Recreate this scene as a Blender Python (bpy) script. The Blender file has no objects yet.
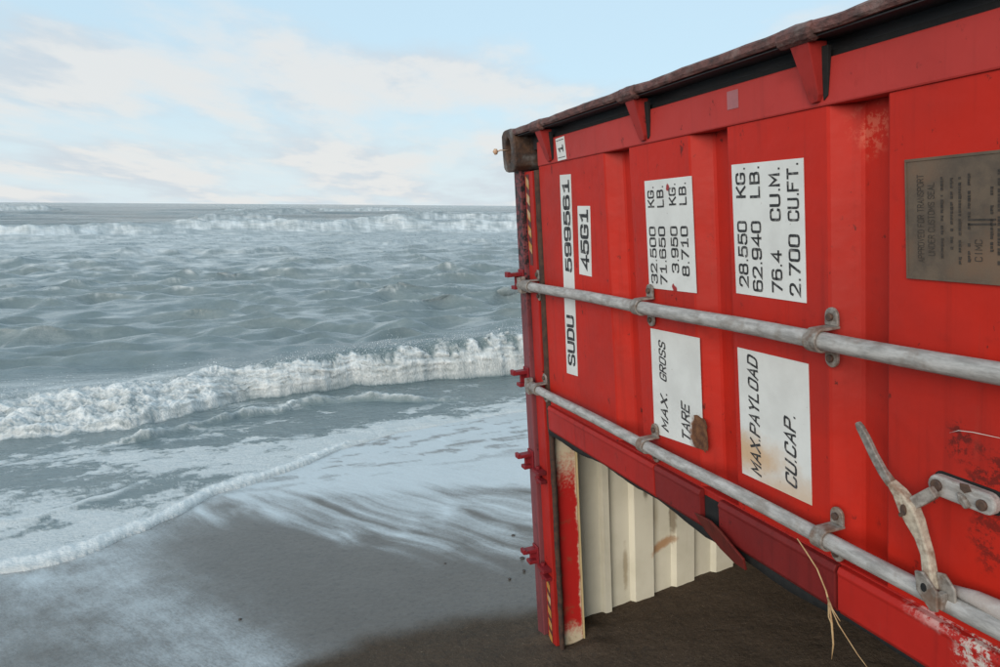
import bpy, bmesh, math, random
import numpy as np
from mathutils import Matrix, Vector, Quaternion

scene = bpy.context.scene
C = bpy.context.collection
random.seed(7)

# ------------------------------------------------------------------ camera
F_PX = 750.0
pitch = math.atan(128.0 / F_PX); roll = math.radians(0.4)
CAM_Z = 1.954
R0 = np.array([1.0, 0, 0]); FW = np.array([0, math.cos(pitch), -math.sin(pitch)]); U0 = np.cross(R0, FW)
CR = math.cos(roll) * R0 + math.sin(roll) * U0
CU = -math.sin(roll) * R0 + math.cos(roll) * U0
cam_d = bpy.data.cameras.new("camera"); cam = bpy.data.objects.new("camera", cam_d); C.objects.link(cam)
cam_d.sensor_width = 36.0; cam_d.lens = 36.0 * F_PX / 1000.0
cam_d.clip_start = 0.05; cam_d.clip_end = 20000
cam.matrix_world = Matrix(((CR[0], CU[0], -FW[0], 0), (CR[1], CU[1], -FW[1], 0), (CR[2], CU[2], -FW[2], CAM_Z), (0, 0, 0, 1)))
scene.camera = cam

# ------------------------------------------------------------------ light and sky
SUN_EL, SUN_AZ = math.radians(16), math.radians(206)      # azimuth clockwise from +Y: low sun behind the photographer
sd = Vector((math.sin(SUN_AZ) * math.cos(SUN_EL), math.cos(SUN_AZ) * math.cos(SUN_EL), math.sin(SUN_EL)))
sun_d = bpy.data.lights.new("sun", 'SUN'); sun = bpy.data.objects.new("sun", sun_d); C.objects.link(sun)
sun_d.energy = 2.1; sun_d.angle = math.radians(40); sun_d.color = (1.0, 0.9, 0.78)
sun.rotation_euler = sd.to_track_quat('Z', 'Y').to_euler()

scene.view_settings.view_transform = 'Standard'
scene.view_settings.look = 'None'
scene.view_settings.gamma = 1.0
scene.view_settings.exposure = 0.3

world = bpy.data.worlds.new("World"); scene.world = world; world.use_nodes = True


class NT:
    """small helper to wire nodes"""
    def __init__(s, tree):
        s.t = tree; s.n = tree.nodes; s.l = tree.links
    def new(s, typ, **kw):
        nd = s.n.new(typ)
        for k, v in kw.items(): setattr(nd, k, v)
        return nd
    def put(s, sock, v):
        if hasattr(v, 'is_output') or isinstance(v, bpy.types.NodeSocket): s.l.new(v, sock)
        elif v is not None: sock.default_value = v
    def math(s, op, a, b=None, c=None, clamp=False):
        nd = s.new('ShaderNodeMath', operation=op, use_clamp=clamp)
        for i, v in enumerate((a, b, c)):
            if v is not None: s.put(nd.inputs[i], v)
        return nd.outputs[0]
    def vmath(s, op, a, b=None):
        nd = s.new('ShaderNodeVectorMath', operation=op)
        s.put(nd.inputs[0], a)
        if b is not None: s.put(nd.inputs[1], b)
        return nd
    def mix(s, f, a, b, mode='MIX'):
        nd = s.new('ShaderNodeMix', data_type='RGBA', blend_type=mode)
        s.put(nd.inputs['Factor'], f)
        A, B = [q for q in nd.inputs if q.type == 'RGBA']
        s.put(A, a); s.put(B, b)
        return [q for q in nd.outputs if q.type == 'RGBA'][0]
    def noise(s, vec, scale, detail=4, rough=0.55, dist=0.0):
        nd = s.new('ShaderNodeTexNoise'); s.put(nd.inputs['Vector'], vec)
        nd.inputs['Scale'].default_value = scale; nd.inputs['Detail'].default_value = detail
        nd.inputs['Roughness'].default_value = rough; nd.inputs['Distortion'].default_value = dist
        return nd.outputs[0]
    def ramp(s, v, lo, hi, a=0.0, b=1.0, smooth=True):
        nd = s.new('ShaderNodeMapRange'); nd.interpolation_type = 'SMOOTHSTEP' if smooth else 'LINEAR'
        s.put(nd.inputs[0], v)
        for i, q in zip((1, 2, 3, 4), (lo, hi, a, b)): s.put(nd.inputs[i], q)
        return nd.outputs[0]
    def map(s, vec, scale=(1, 1, 1), loc=(0, 0, 0), rot=(0, 0, 0)):
        nd = s.new('ShaderNodeMapping'); s.put(nd.inputs[0], vec)
        nd.inputs['Location'].default_value = loc; nd.inputs['Rotation'].default_value = rot; nd.inputs['Scale'].default_value = scale
        return nd.outputs[0]


def rgba(c): return (c[0], c[1], c[2], 1.0)

# sky: Nishita air plus a broken field of soft cumulus, the same all the way round
w_ = NT(world.node_tree); w_.n.clear()
sky = w_.new('ShaderNodeTexSky', sky_type='NISHITA')
sky.sun_disc = False; sky.sun_elevation = SUN_EL; sky.sun_rotation = SUN_AZ
sky.air_density = 1.0; sky.dust_density = 1.0; sky.ozone_density = 1.0; sky.altitude = 0
tc = w_.new('ShaderNodeTexCoord')
sep = w_.new('ShaderNodeSeparateXYZ'); w_.put(sep.inputs[0], tc.outputs['Generated'])
elev = w_.math('MAXIMUM', sep.outputs[2], 0.0)
den = w_.math('ADD', elev, 0.14)
cx_ = w_.math('DIVIDE', sep.outputs[0], den); cy_ = w_.math('DIVIDE', sep.outputs[1], den)
cmb = w_.new('ShaderNodeCombineXYZ'); w_.put(cmb.inputs[0], cx_); w_.put(cmb.inputs[1], cy_); w_.put(cmb.inputs[2], w_.math('MULTIPLY', elev, 9.0))
n1 = w_.noise(w_.map(cmb.outputs[0], (1.25, 0.62, 0.62), (5.3, 1.7, 0.4)), 1.0, 7, 0.56)
n2 = w_.noise(w_.map(cmb.outputs[0], (1.25, 0.62, 0.62), (5.35, 1.78, 0.15)), 1.0, 7, 0.56)     # sampled a little higher: which side of the cloud is lit
cover = w_.ramp(elev, 0.12, 0.25, 0.075, -0.065)
m1 = w_.ramp(w_.math('ADD', n1, cover), 0.44, 0.68)
lit = w_.ramp(w_.math('SUBTRACT', n1, n2), -0.06, 0.07)
cloud = w_.mix(lit, rgba((5.15, 5.6, 6.05)), rgba((6.7, 6.6, 6.45)))
hz = w_.ramp(elev, 0.0, 0.16, 0.80, 0.0)
air = w_.mix(0.82, sky.outputs[0], rgba((5.1, 6.9, 8.1)))          # flat pale blue mixed over the sky to brighten it
air = w_.mix(hz, air, rgba((6.1, 6.85, 7.1)))
allc = w_.mix(w_.math('MULTIPLY', m1, 0.8), air, cloud)
bg = w_.new('ShaderNodeBackground'); w_.put(bg.inputs[0], allc); bg.inputs[1].default_value = 0.1
wo = w_.new('ShaderNodeOutputWorld'); w_.l.new(bg.outputs[0], wo.inputs[0])

# ------------------------------------------------------------------ noise for meshes
_T = (np.random.RandomState(77).rand(256 * 256) * 2 * math.pi).astype(np.float32)
_TC, _TS = np.cos(_T), np.sin(_T)

def perlin(x, y, seed=0):
    x = np.asarray(x, np.float32); y = np.asarray(y, np.float32)
    fx0 = np.floor(x); fy0 = np.floor(y)
    ix = fx0.astype(np.int32) + seed * 37; iy = fy0.astype(np.int32) + seed * 71
    fx = x - fx0; fy = y - fy0
    ux = fx * fx * fx * (fx * (fx * 6 - 15) + 10); uy = fy * fy * fy * (fy * (fy * 6 - 15) + 10)
    def corner(dx, dy):
        h = ((ix + dx) & 255) * 256 + ((iy + dy) & 255)
        return _TC[h] * (fx - dx) + _TS[h] * (fy - dy)
    a = corner(0, 0); a += ux * (corner(1, 0) - a)
    b = corner(0, 1); b += ux * (corner(1, 1) - b)
    return (a + uy * (b - a)) * 1.5

def fbm(x, y, octv=4, seed=0, gain=0.5):
    a = 1.0; t = 0; s = 0
    for o in range(octv):
        t = t + a * perlin(x, y, seed + o * 17); s += a
        a *= gain; x = x * 2.03 + 5.3; y = y * 2.03 + 1.7
    return t / s

def sst(a, b, x):
    t = np.clip((x - a) / (b - a), 0, 1); return t * t * (3 - 2 * t)

ES = (-0.4, 0.9165); ER = (0.9165, 0.4)                   # seaward, along the shore
SEA_Z = -0.20

def sand_z(x, y):
    s = ES[0] * x + ES[1] * y
    d = s - 2.9
    z = np.where(d > 0, -0.05 * d, -0.03 * d)
    z = np.where(s > 7, -0.205 - 0.09 * (s - 7), z)
    z = np.maximum(z, -6.0)
    inn = 0.15 * np.log1p(np.exp(np.clip((x - 0.10) / 0.15, -40, 40)))
    z = z + np.minimum(0.19 * inn, 1.1) * (1 - sst(4.2, 6.5, s - 0.12 * np.maximum(x, 0)))
    foot = np.exp(-(((x - 0.33) / 0.16) ** 2 + ((y - 3.07) / 0.14) ** 2))
    z = z + 0.035 * foot * (0.6 + np.sin(x * 31 + 1.0) * 0.25 + np.sin(y * 43) * 0.25)
    return np.minimum(z, 1.2)

def grid_object(name, rads, angs, heights, attrs, mat, closed=False):
    """polar sheet of quads: rads x angs; heights(x, y) -> x, y, z"""
    A, R = np.meshgrid(angs, rads)
    X = (R * np.sin(A)).ravel(); Y = (R * np.cos(A)).ravel()
    X, Y, Z, at = heights(X, Y)
    n, m = len(rads), len(angs)
    co = np.stack([X, Y, Z], 1).astype(np.float32)
    i, j = np.meshgrid(np.arange(n - 1), np.arange(m if closed else m - 1), indexing='ij')
    j2 = (j + 1) % m
    q = np.stack([i * m + j, i * m + j2, (i + 1) * m + j2, (i + 1) * m + j], -1).reshape(-1, 4)[:, ::-1].astype(np.int32)
    me = bpy.data.meshes.new(name)
    me.vertices.add(len(co)); me.vertices.foreach_set('co', co.ravel())
    me.loops.add(q.size); me.loops.foreach_set('vertex_index', q.ravel())
    me.polygons.add(len(q)); me.polygons.foreach_set('loop_start', np.arange(0, q.size, 4, dtype=np.int32))
    me.polygons.foreach_set('use_smooth', np.ones(len(q), dtype=bool))
    me.update(calc_edges=True)
    for k, v in at.items():
        a = me.attributes.new(k, 'FLOAT', 'POINT'); a.data.foreach_set('value', np.clip(v, 0, 1).astype(np.float32))
    ob = bpy.data.objects.new(name, me); C.objects.link(ob); me.materials.append(mat)
    return ob

# ------------------------------------------------------------------ materials
def material(name):
    m = bpy.data.materials.new(name); m.use_nodes = True
    t = NT(m.node_tree); t.n.clear()
    p = t.new('ShaderNodeBsdfPrincipled'); o = t.new('ShaderNodeOutputMaterial'); t.l.new(p.outputs[0], o.inputs[0])
    return m, t, p

def attr(t, name):
    a = t.new('ShaderNodeAttribute'); a.attribute_name = name; return a.outputs['Fac']

def bump(t, p, h, strength, dist):
    b = t.new('ShaderNodeBump'); b.inputs['Strength'].default_value = strength; b.inputs['Distance'].default_value = dist
    t.put(b.inputs['Height'], h); t.l.new(b.outputs[0], p.inputs['Normal'])

def mat_sea():
    m, t, p = material('sea_water_and_foam')
    geo = t.new('ShaderNodeTexCoord').outputs['Object']
    f = attr(t, 'foam')
    near = attr(t, 'near')
    rot = t.map(geo, (1, 1, 1), rot=(0, 0, -0.4115))
    st = t.map(rot, (1.0, 2.2, 1.0))
    fine = t.noise(t.map(rot, (0.5, 2.6, 2.0)), 9.0, 7, 0.66, 0.3)
    fine2 = t.noise(st, 38.0, 5, 0.6)
    br = t.math('ADD', t.math('MULTIPLY', t.math('SUBTRACT', fine, 0.5), 1.1), t.math('MULTIPLY', t.math('SUBTRACT', fine2, 0.5), 0.55))
    k = t.math('MULTIPLY', t.math('MULTIPLY', f, t.math('SUBTRACT', 1.0, f)), 2.6)
    ff = t.math('ADD', f, t.math('MULTIPLY', br, k), clamp=True)
    body = t.mix(t.noise(rot, 0.35, 3), rgba((0.120, 0.168, 0.182)), rgba((0.165, 0.198, 0.196)))
    white = t.mix(t.math('MULTIPLY', fine2, 1.0), rgba((0.64, 0.66, 0.67)), rgba((0.84, 0.84, 0.82)))
    t.put(p.inputs['Base Color'], t.mix(ff, body, white))
    t.put(p.inputs['Roughness'], t.ramp(ff, 0.0, 0.7, 0.11, 0.85))
    p.inputs['IOR'].default_value = 1.333
    t.put(p.inputs['Subsurface Weight'], t.math('MULTIPLY', ff, 0.5)); p.inputs['Subsurface Scale'].default_value = 0.05; p.inputs['Subsurface Radius'].default_value = (1.0, 1.0, 1.0)
    rip = t.noise(st, 5.0, 6, 0.6, 0.3)
    swell = t.noise(t.map(rot, (0.30, 1.0, 1.0)), 0.55, 5, 0.65)
    h = t.math('ADD', t.math('MULTIPLY', rip, 0.7), t.math('MULTIPLY', ff, t.math('ADD', 0.15, t.math('MULTIPLY', fine2, 0.5))))
    b1 = t.new('ShaderNodeBump'); b1.inputs['Strength'].default_value = 0.55; b1.inputs['Distance'].default_value = 0.09; t.put(b1.inputs['Height'], h)
    b2 = t.new('ShaderNodeBump'); b2.inputs['Distance'].default_value = 2.2; t.put(b2.inputs['Strength'], t.math('SUBTRACT', 1.0, near)); t.put(b2.inputs['Height'], swell)
    t.l.new(b2.outputs[0], b1.inputs['Normal']); t.l.new(b1.outputs[0], p.inputs['Normal'])
    return m

def mat_sand():
    m, t, p = material('beach_sand')
    geo = t.new('ShaderNodeTexCoord').outputs['Object']
    dry = attr(t, 'dry'); film = attr(t, 'film')
    g1 = t.noise(geo, 150.0, 3, 0.75); g2 = t.noise(geo, 60.0, 4, 0.6); g3 = t.noise(geo, 6.0, 4, 0.6)
    grains = t.ramp(g1, 0.62, 0.72)
    wetc = t.mix(g3, rgba((0.088, 0.074, 0.062)), rgba((0.128, 0.108, 0.090)))
    dryc = t.mix(g2, rgba((0.050, 0.036, 0.026)), rgba((0.110, 0.082, 0.060)))
    dryc = t.mix(grains, dryc, rgba((0.26, 0.21, 0.16)))
    wetc = t.mix(t.ramp(t.noise(geo, 170.0, 3, 0.7), 0.62, 0.72), wetc, rgba((0.26, 0.235, 0.21)))
    base = t.mix(dry, wetc, dryc)
    # streaks of backwash foam run down the slope
    stv = t.map(geo, (1, 1, 1), rot=(0, 0, 0.686))
    sv = t.map(stv, (1.6, 9.0, 1.0))
    fz = t.math('ADD', t.math('MULTIPLY', t.math('SUBTRACT', t.noise(sv, 3.0, 6, 0.6, 0.5), 0.5), 0.9), t.math('MULTIPLY', t.math('SUBTRACT', t.noise(sv, 17.0, 5, 0.6), 0.5), 0.45))
    kk = t.math('MULTIPLY', t.math('MULTIPLY', film, t.math('SUBTRACT', 1.0, film)), 3.4)
    bub = t.math('SUBTRACT', t.noise(t.map(stv, (1, 2.2, 1)), 42.0, 5, 0.7), 0.5)
    fz = t.math('ADD', t.math('MULTIPLY', fz, 0.5), t.math('MULTIPLY', bub, 1.0))
    ff = t.math('ADD', film, t.math('MULTIPLY', fz, kk), clamp=True)
    base = t.mix(t.math('MULTIPLY', t.ramp(t.noise(geo, 38.0, 5, 0.7), 0.50, 0.64), 0.50), base, rgba((0.05, 0.042, 0.036)))
    t.put(p.inputs['Base Color'], t.mix(ff, base, rgba((0.60, 0.64, 0.66))))
    rw = t.math('ADD', 0.24, t.math('MULTIPLY', g2, 0.22))
    rw = t.math('SUBTRACT', rw, t.math('MULTIPLY', t.ramp(film, 0.02, 0.30), 0.14))
    t.put(p.inputs['Roughness'], t.math('ADD', t.math('MULTIPLY', rw, t.math('SUBTRACT', 1.0, dry)), t.math('MULTIPLY', dry, 0.95)))
    t.put(p.inputs['Specular IOR Level'], t.math('SUBTRACT', 0.5, t.math('MULTIPLY', dry, 0.38)))
    h = t.math('ADD', t.math('MULTIPLY', g1, t.math('ADD', 0.12, t.math('MULTIPLY', dry, 0.9))), t.math('MULTIPLY', g2, t.math('ADD', 0.35, t.math('MULTIPLY', dry, 1.4))))
    bump(t, p, h, 0.6, 0.005)
    return m

def spot(t, vec, at, r, soft=0.5, sc=(1, 1, 1), wob=None, amp=0.02):
    """1 inside a ragged patch round the local point at"""
    d = t.vmath('SUBTRACT', vec, at)
    d = t.vmath('MULTIPLY', d.outputs[0], sc)
    ln = t.vmath('LENGTH', d.outputs[0]).outputs['Value']
    if wob is not None: ln = t.math('ADD', ln, t.math('MULTIPLY', t.math('SUBTRACT', wob, 0.5), amp))
    return t.ramp(ln, r * (1 - soft), r, 1.0, 0.0)

V0 = 2.19       # the container's own origin lies at its foot; local y = v - V0

def mat_paint(name, base, fade, grime, rough=0.52, scuffs=True, dirt=0.25, spots=()):
    m, t, p = material(name)
    co = t.new('ShaderNodeTexCoord').outputs['Object']
    big = t.noise(co, 2.2, 5, 0.6); mid = t.noise(co, 14.0, 5, 0.65); fin = t.noise(co, 120.0, 4, 0.6)
    col = t.mix(t.ramp(big, 0.35, 0.7), rgba(base), rgba(fade))
    # streaks running across (down in the place's own gravity)
    stk = t.noise(t.map(co, (42.0, 1.6, 42.0)), 1.0, 4, 0.6)
    col = t.mix(t.math('MULTIPLY', t.ramp(stk, 0.52, 0.75), dirt), col, rgba(grime))
    col = t.mix(t.math('MULTIPLY', t.ramp(mid, 0.60, 0.74), dirt * 0.8), col, rgba(grime))
    rf = rough
    if scuffs:
        sp = t.ramp(t.noise(t.map(co, (9, 6, 9), (1.3, 2.2, 0.4)), 3.1, 5, 0.7), 0.625, 0.66)
        sp = t.math('MULTIPLY', sp, t.ramp(mid, 0.45, 0.6))
        col = t.mix(t.math('MULTIPLY', sp, 0.75), col, rgba((0.035, 0.012, 0.010)))
    wob = t.noise(co, 30.0, 5, 0.7)
    for (u, v, r, sc, c, k, amp) in spots:
        s = spot(t, co, (u, v - V0, -0.01), r, 0.55, sc, wob, amp)
        brk = t.ramp(t.noise(co, 40.0, 6, 0.78), 0.46, 0.56)
        col = t.mix(t.math('MULTIPLY', t.math('MULTIPLY', s, brk), k), col, rgba(c))
    t.put(p.inputs['Base Color'], col)
    t.put(p.inputs['Roughness'], t.math('ADD', rf, t.math('MULTIPLY', t.math('SUBTRACT', mid, 0.5), 0.25)))
    p.inputs['Specular IOR Level'].default_value = 0.22
    drip = t.math('MULTIPLY', t.ramp(t.noise(t.map(co, (26.0, 0.9, 26.0), (3.3, 0.2, 1.1)), 1.0, 5, 0.65), 0.60, 0.72), t.ramp(mid, 0.40, 0.62))
    t.put(p.inputs['Base Color'], t.mix(t.math('MULTIPLY', drip, 0.35), col, rgba((base[0] * 0.55 + 0.06, 0.05, 0.035))))
    big = t.math('ADD', big, t.math('MULTIPLY', t.noise(co, 6.5, 2, 0.5), 0.5))
    bump(t, p, t.math('ADD', t.math('MULTIPLY', big, 1.6), t.math('MULTIPLY', fin, 0.03)), 0.42, 0.014)
    return m

def mat_plain(name, base, var, rough=0.5, metal=0.0, scale=30.0, amt=1.0, bs=0.25, bd=0.003, stretch=(1, 1, 1), grime=None, gk=0.0):
    m, t, p = material(name)
    co = t.new('ShaderNodeTexCoord').outputs['Object']
    n = t.noise(t.map(co, stretch), scale, 6, 0.65); n2 = t.noise(co, scale * 0.25, 4, 0.6)
    col = t.mix(t.ramp(n, 0.3, 0.7, 0, amt), rgba(base), rgba(var))
    if grime: col = t.mix(t.math('MULTIPLY', t.ramp(n2, 0.5, 0.66), gk), col, rgba(grime))
    t.put(p.inputs['Base Color'], col)
    t.put(p.inputs['Roughness'], t.math('ADD', rough, t.math('MULTIPLY', t.math('SUBTRACT', n, 0.5), 0.3)))
    p.inputs['Metallic'].default_value = metal; p.inputs['Specular IOR Level'].default_value = 0.3
    bump(t, p, n, bs, bd)
    return m

RED = mat_paint('red_container_paint', (0.47, 0.019, 0.009), (0.35, 0.021, 0.014), (0.14, 0.012, 0.009), spots=(
    (1.19, 0.855, 0.045, (1.5, 1, 0.2), (0.13, 0.05, 0.025), 0.95, 0.03),
    (1.965, 0.675, 0.035, (1.2, 0.8, 0.2), (0.030, 0.012, 0.010), 0.7, 0.06),
    (2.02, 0.72, 0.05, (1.1, 0.8, 0.2), (0.030, 0.012, 0.010), 0.65, 0.09),
    (2.04, 0.83, 0.06, (0.9, 0.8, 0.2), (0.030, 0.012, 0.010), 0.6, 0.10),
    (1.74, 0.14, 0.05, (1, 0.7, 0.2), (0.70, 0.25, 0.16), 0.35, 0.04)))
RAIL = mat_paint('faded_red_rail_paint', (0.43, 0.040, 0.034), (0.36, 0.035, 0.03), (0.15, 0.02, 0.016), dirt=0.18)
DARKRED = mat_paint('dark_red_oxide_paint', (0.145, 0.015, 0.015), (0.19, 0.017, 0.016), (0.06, 0.01, 0.009), dirt=0.35, spots=(
    (1.99, 1.03, 0.10, (1, 0.6, 0.2), (0.62, 0.50, 0.48), 0.9, 0.10),))
EDGE = mat_paint('bright_red_edge_paint', (0.40, 0.018, 0.013), (0.31, 0.018, 0.014), (0.10, 0.01, 0.009), dirt=0.3, spots=(
    (2.05, 1.02, 0.075, (0.8, 0.8, 0.2), (0.55, 0.52, 0.48), 0.95, 0.08),
    (1.93, 0.99, 0.05, (0.6, 1, 0.2), (0.62, 0.40, 0.38), 0.8, 0.05)))
MAROON = mat_paint('weathered_maroon_paint', (0.20, 0.055, 0.062), (0.15, 0.040, 0.045), (0.03, 0.022, 0.020), dirt=0.55, rough=0.5, spots=(
    (0.06, 0.10, 0.60, (1, 1, 1), (0.020, 0.019, 0.020), 1.0, 0.3), (0.06, 0.20, 0.55, (1, 1, 1), (0.020, 0.019, 0.020), 1.0, 0.5)))
KEEP = mat_paint('dark_crimson_paint', (0.22, 0.016, 0.022), (0.15, 0.014, 0.018), (0.05, 0.01, 0.01), dirt=0.5)
HINGE = mat_paint('dull_red_hinge_paint', (0.34, 0.030, 0.026), (0.27, 0.026, 0.024), (0.07, 0.015, 0.013), dirt=0.5)
RIM = mat_plain('rusted_rim_paint', (0.17, 0.075, 0.065), (0.055, 0.034, 0.032), 0.7, 0, 55, 1.0, 0.8, 0.008, (0.6, 1, 1), (0.30, 0.23, 0.21), 0.35)
CAST = mat_plain('rusted_casting_steel', (0.10, 0.055, 0.035), (0.020, 0.019, 0.020), 0.6, 0, 26, 1.0, 0.8, 0.010, (1, 1, 1), (0.36, 0.33, 0.31), 0.6)
RUBBER_SHADE = mat_plain('black_rubber_and_shade', (0.010, 0.011, 0.012), (0.020, 0.020, 0.020), 0.85, 0, 40, 0.8)  # door rubber, and the flat black painted for shade in gaps
SEAMD = mat_plain('dark_rusty_gasket', (0.030, 0.020, 0.018), (0.085, 0.045, 0.03), 0.8, 0, 35, 0.9, 0.5, 0.004)
RECESS = mat_plain('post_paint_with_shade', (0.030, 0.034, 0.040), (0.048, 0.045, 0.048), 0.6, 0, 12, 0.9)  # near-black tone painting the shade under the rim and in the recess
GALV = mat_plain('galvanised_rod_steel', (0.47, 0.455, 0.44), (0.25, 0.24, 0.23), 0.6, 0.10, 85, 1.0, 0.5, 0.003, (0.22, 1, 1), (0.20, 0.16, 0.13), 0.45)
GALVB = mat_plain('dull_bracket_steel', (0.36, 0.33, 0.30), (0.15, 0.13, 0.115), 0.55, 0.3, 60, 1.0, 0.4, 0.002, (1, 1, 1), (0.22, 0.11, 0.06), 0.5)
FORGED = mat_plain('chipped_handle_paint', (0.50, 0.44, 0.35), (0.30, 0.25, 0.20), 0.6, 0.0, 70, 1.0, 0.6, 0.003, (1, 1, 1), (0.20, 0.09, 0.05), 0.7)
BOLT = mat_plain('rusty_bolt', (0.07, 0.05, 0.045), (0.14, 0.085, 0.06), 0.6, 0.3, 90, 1.0)
INK = mat_plain('black_lettering', (0.018, 0.018, 0.02), (0.05, 0.05, 0.052), 0.6, 0, 260, 0.8, 0.0, 0.003, (1, 1, 1), (0.34, 0.33, 0.32), 0.45)
BROWNINK = mat_plain('faded_dark_lettering', (0.030, 0.026, 0.023), (0.07, 0.055, 0.045), 0.6, 0, 160, 0.8, 0.0)
PLATE = mat_plain('tarnished_plate_metal', (0.135, 0.100, 0.072), (0.085, 0.066, 0.052), 0.6, 0.05, 30, 1.0, 0.3, 0.001, (1, 1, 1), (0.22, 0.13, 0.08), 0.5)
YELLOW = mat_plain('yellow_sticker', (0.46, 0.24, 0.05), (0.36, 0.16, 0.05), 0.5, 0, 60, 0.8, 0, 0.001, (1, 1, 1), (0.45, 0.40, 0.32), 0.6)
BLACKS = mat_plain('black_sticker', (0.07, 0.026, 0.024), (0.16, 0.04, 0.035), 0.5, 0, 60, 0.8, 0)
TEAL = mat_plain('faded_sticker', (0.36, 0.13, 0.14), (0.30, 0.12, 0.13), 0.5, 0, 60, 0.8, 0)
STRAW = mat_plain('dry_straw', (0.50, 0.36, 0.19), (0.36, 0.22, 0.11), 0.7, 0, 60, 1.0)
PEB = mat_plain('dark_pebble_stone', (0.035, 0.03, 0.028), (0.07, 0.06, 0.055), 0.5, 0, 60, 1.0, 0.4, 0.003)
WHITEF = mat_plain('white_fibre', (0.55, 0.45, 0.42), (0.6, 0.5, 0.46), 0.7)
WOOD = mat_plain('plywood_floor', (0.16, 0.11, 0.07), (0.10, 0.07, 0.05), 0.7, 0, 12, 1.0, 0.3, 0.003, (1, 6, 1))

def mat_label():
    m, t, p = material('white_label_vinyl')
    co = t.new('ShaderNodeTexCoord').outputs['Object']
    n = t.noise(co, 9.0, 5, 0.6); n2 = t.noise(co, 70.0, 5, 0.7)
    col = t.mix(t.ramp(n, 0.35, 0.7), rgba((0.66, 0.67, 0.655)), rgba((0.58, 0.585, 0.57)))
    col = t.mix(t.math('MULTIPLY', t.ramp(n2, 0.66, 0.72), 0.7), col, rgba((0.28, 0.22, 0.19)))
    wob = t.noise(co, 16.0, 5, 0.7)
    r1 = spot(t, co, (1.39, 0.86 - V0, 0), 0.13, 0.9, (0.55, 1.6, 0.1), wob, 0.12)
    r2 = spot(t, co, (1.57, 0.92 - V0, 0), 0.12, 0.9, (0.5, 1.5, 0.1), wob, 0.12)
    stain = t.math('MAXIMUM', r1, t.math('MULTIPLY', r2, 0.7))
    col = t.mix(t.math('MULTIPLY', stain, 0.75), col, rgba((0.52, 0.30, 0.12)))
    r3 = spot(t, co, (1.205, 0.875 - V0, 0), 0.055, 0.35, (1.0, 0.85, 0.1), t.noise(co, 55.0, 5, 0.7), 0.05)
    col = t.mix(r3, col, t.mix(t.ramp(wob, 0.35, 0.65), rgba((0.10, 0.035, 0.018)), rgba((0.22, 0.09, 0.04))))
    for (a, b, r) in ((1.115, 0.486, 0.012), (1.10, 0.212, 0.010), (1.108, 0.478, 0.009)):
        rr = spot(t, co, (a, b - V0, 0), r, 0.4, (1, 0.8, 0.1), n2, 0.01)
        col = t.mix(rr, col, rgba((0.30, 0.02, 0.02)))
    t.put(p.inputs['Base Color'], col); p.inputs['Roughness'].default_value = 0.5
    return m
LABEL = mat_label()

def mat_interior():
    m, t, p = material('white_interior_paint')
    co = t.new('ShaderNodeTexCoord').outputs['Object']
    n = t.noise(co, 5.0, 5, 0.6)
    col = t.mix(t.ramp(n, 0.35, 0.7), rgba((0.73, 0.70, 0.58)), rgba((0.64, 0.61, 0.49)))
    st = t.noise(t.map(co, (20, 1.2, 20)), 1.0, 4, 0.6)
    sep = t.new('ShaderNodeSeparateXYZ'); t.put(sep.inputs[0], co)
    lft = t.ramp(t.math('ADD', sep.outputs[2], t.math('MULTIPLY', n, 0.06)), 0.165, 0.235, 1.0, 0.0)
    col = t.mix(t.math('MULTIPLY', lft, 0.75), col, rgba((0.50, 0.36, 0.14)))
    col = t.mix(t.math('MULTIPLY', t.ramp(st, 0.60, 0.78), 0.45), col, rgba((0.42, 0.33, 0.18)))
    wob = t.noise(co, 22.0, 5, 0.7)
    # a slanting rust run and two dark scrapes
    for (v, n_, r, sc, c, k, amp, rx) in ((1.86, 0.615, 0.095, (0.2, 2.9, 0.9), (0.42, 0.20, 0.07), 0.8, 0.09, -0.45),
                                 (1.50, 0.52, 0.10, (0.2, 0.75, 5.0), (0.10, 0.07, 0.04), 0.85, 0.06, 0),
                                 (1.72, 0.67, 0.10, (0.2, 0.6, 5.5), (0.14, 0.10, 0.06), 0.8, 0.08, 0),
                                 (1.93, 0.42, 0.10, (0.2, 0.6, 5.5), (0.30, 0.22, 0.12), 0.6, 0.1, 0)):
        loc = t.vmath('SUBTRACT', co, (0.05, v - V0, n_)).outputs[0]
        rt = t.map(loc, (1, 1, 1), rot=(rx, 0, 0))
        s = spot(t, rt, (0, 0, 0), r, 0.6, sc, wob, amp)
        col = t.mix(t.math('MULTIPLY', s, k), col, rgba(c))
    t.put(p.inputs['Base Color'], col); p.inputs['Roughness'].default_value = 0.5
    bump(t, p, n, 0.2, 0.01)
    return m
INTER = mat_interior()

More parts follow.
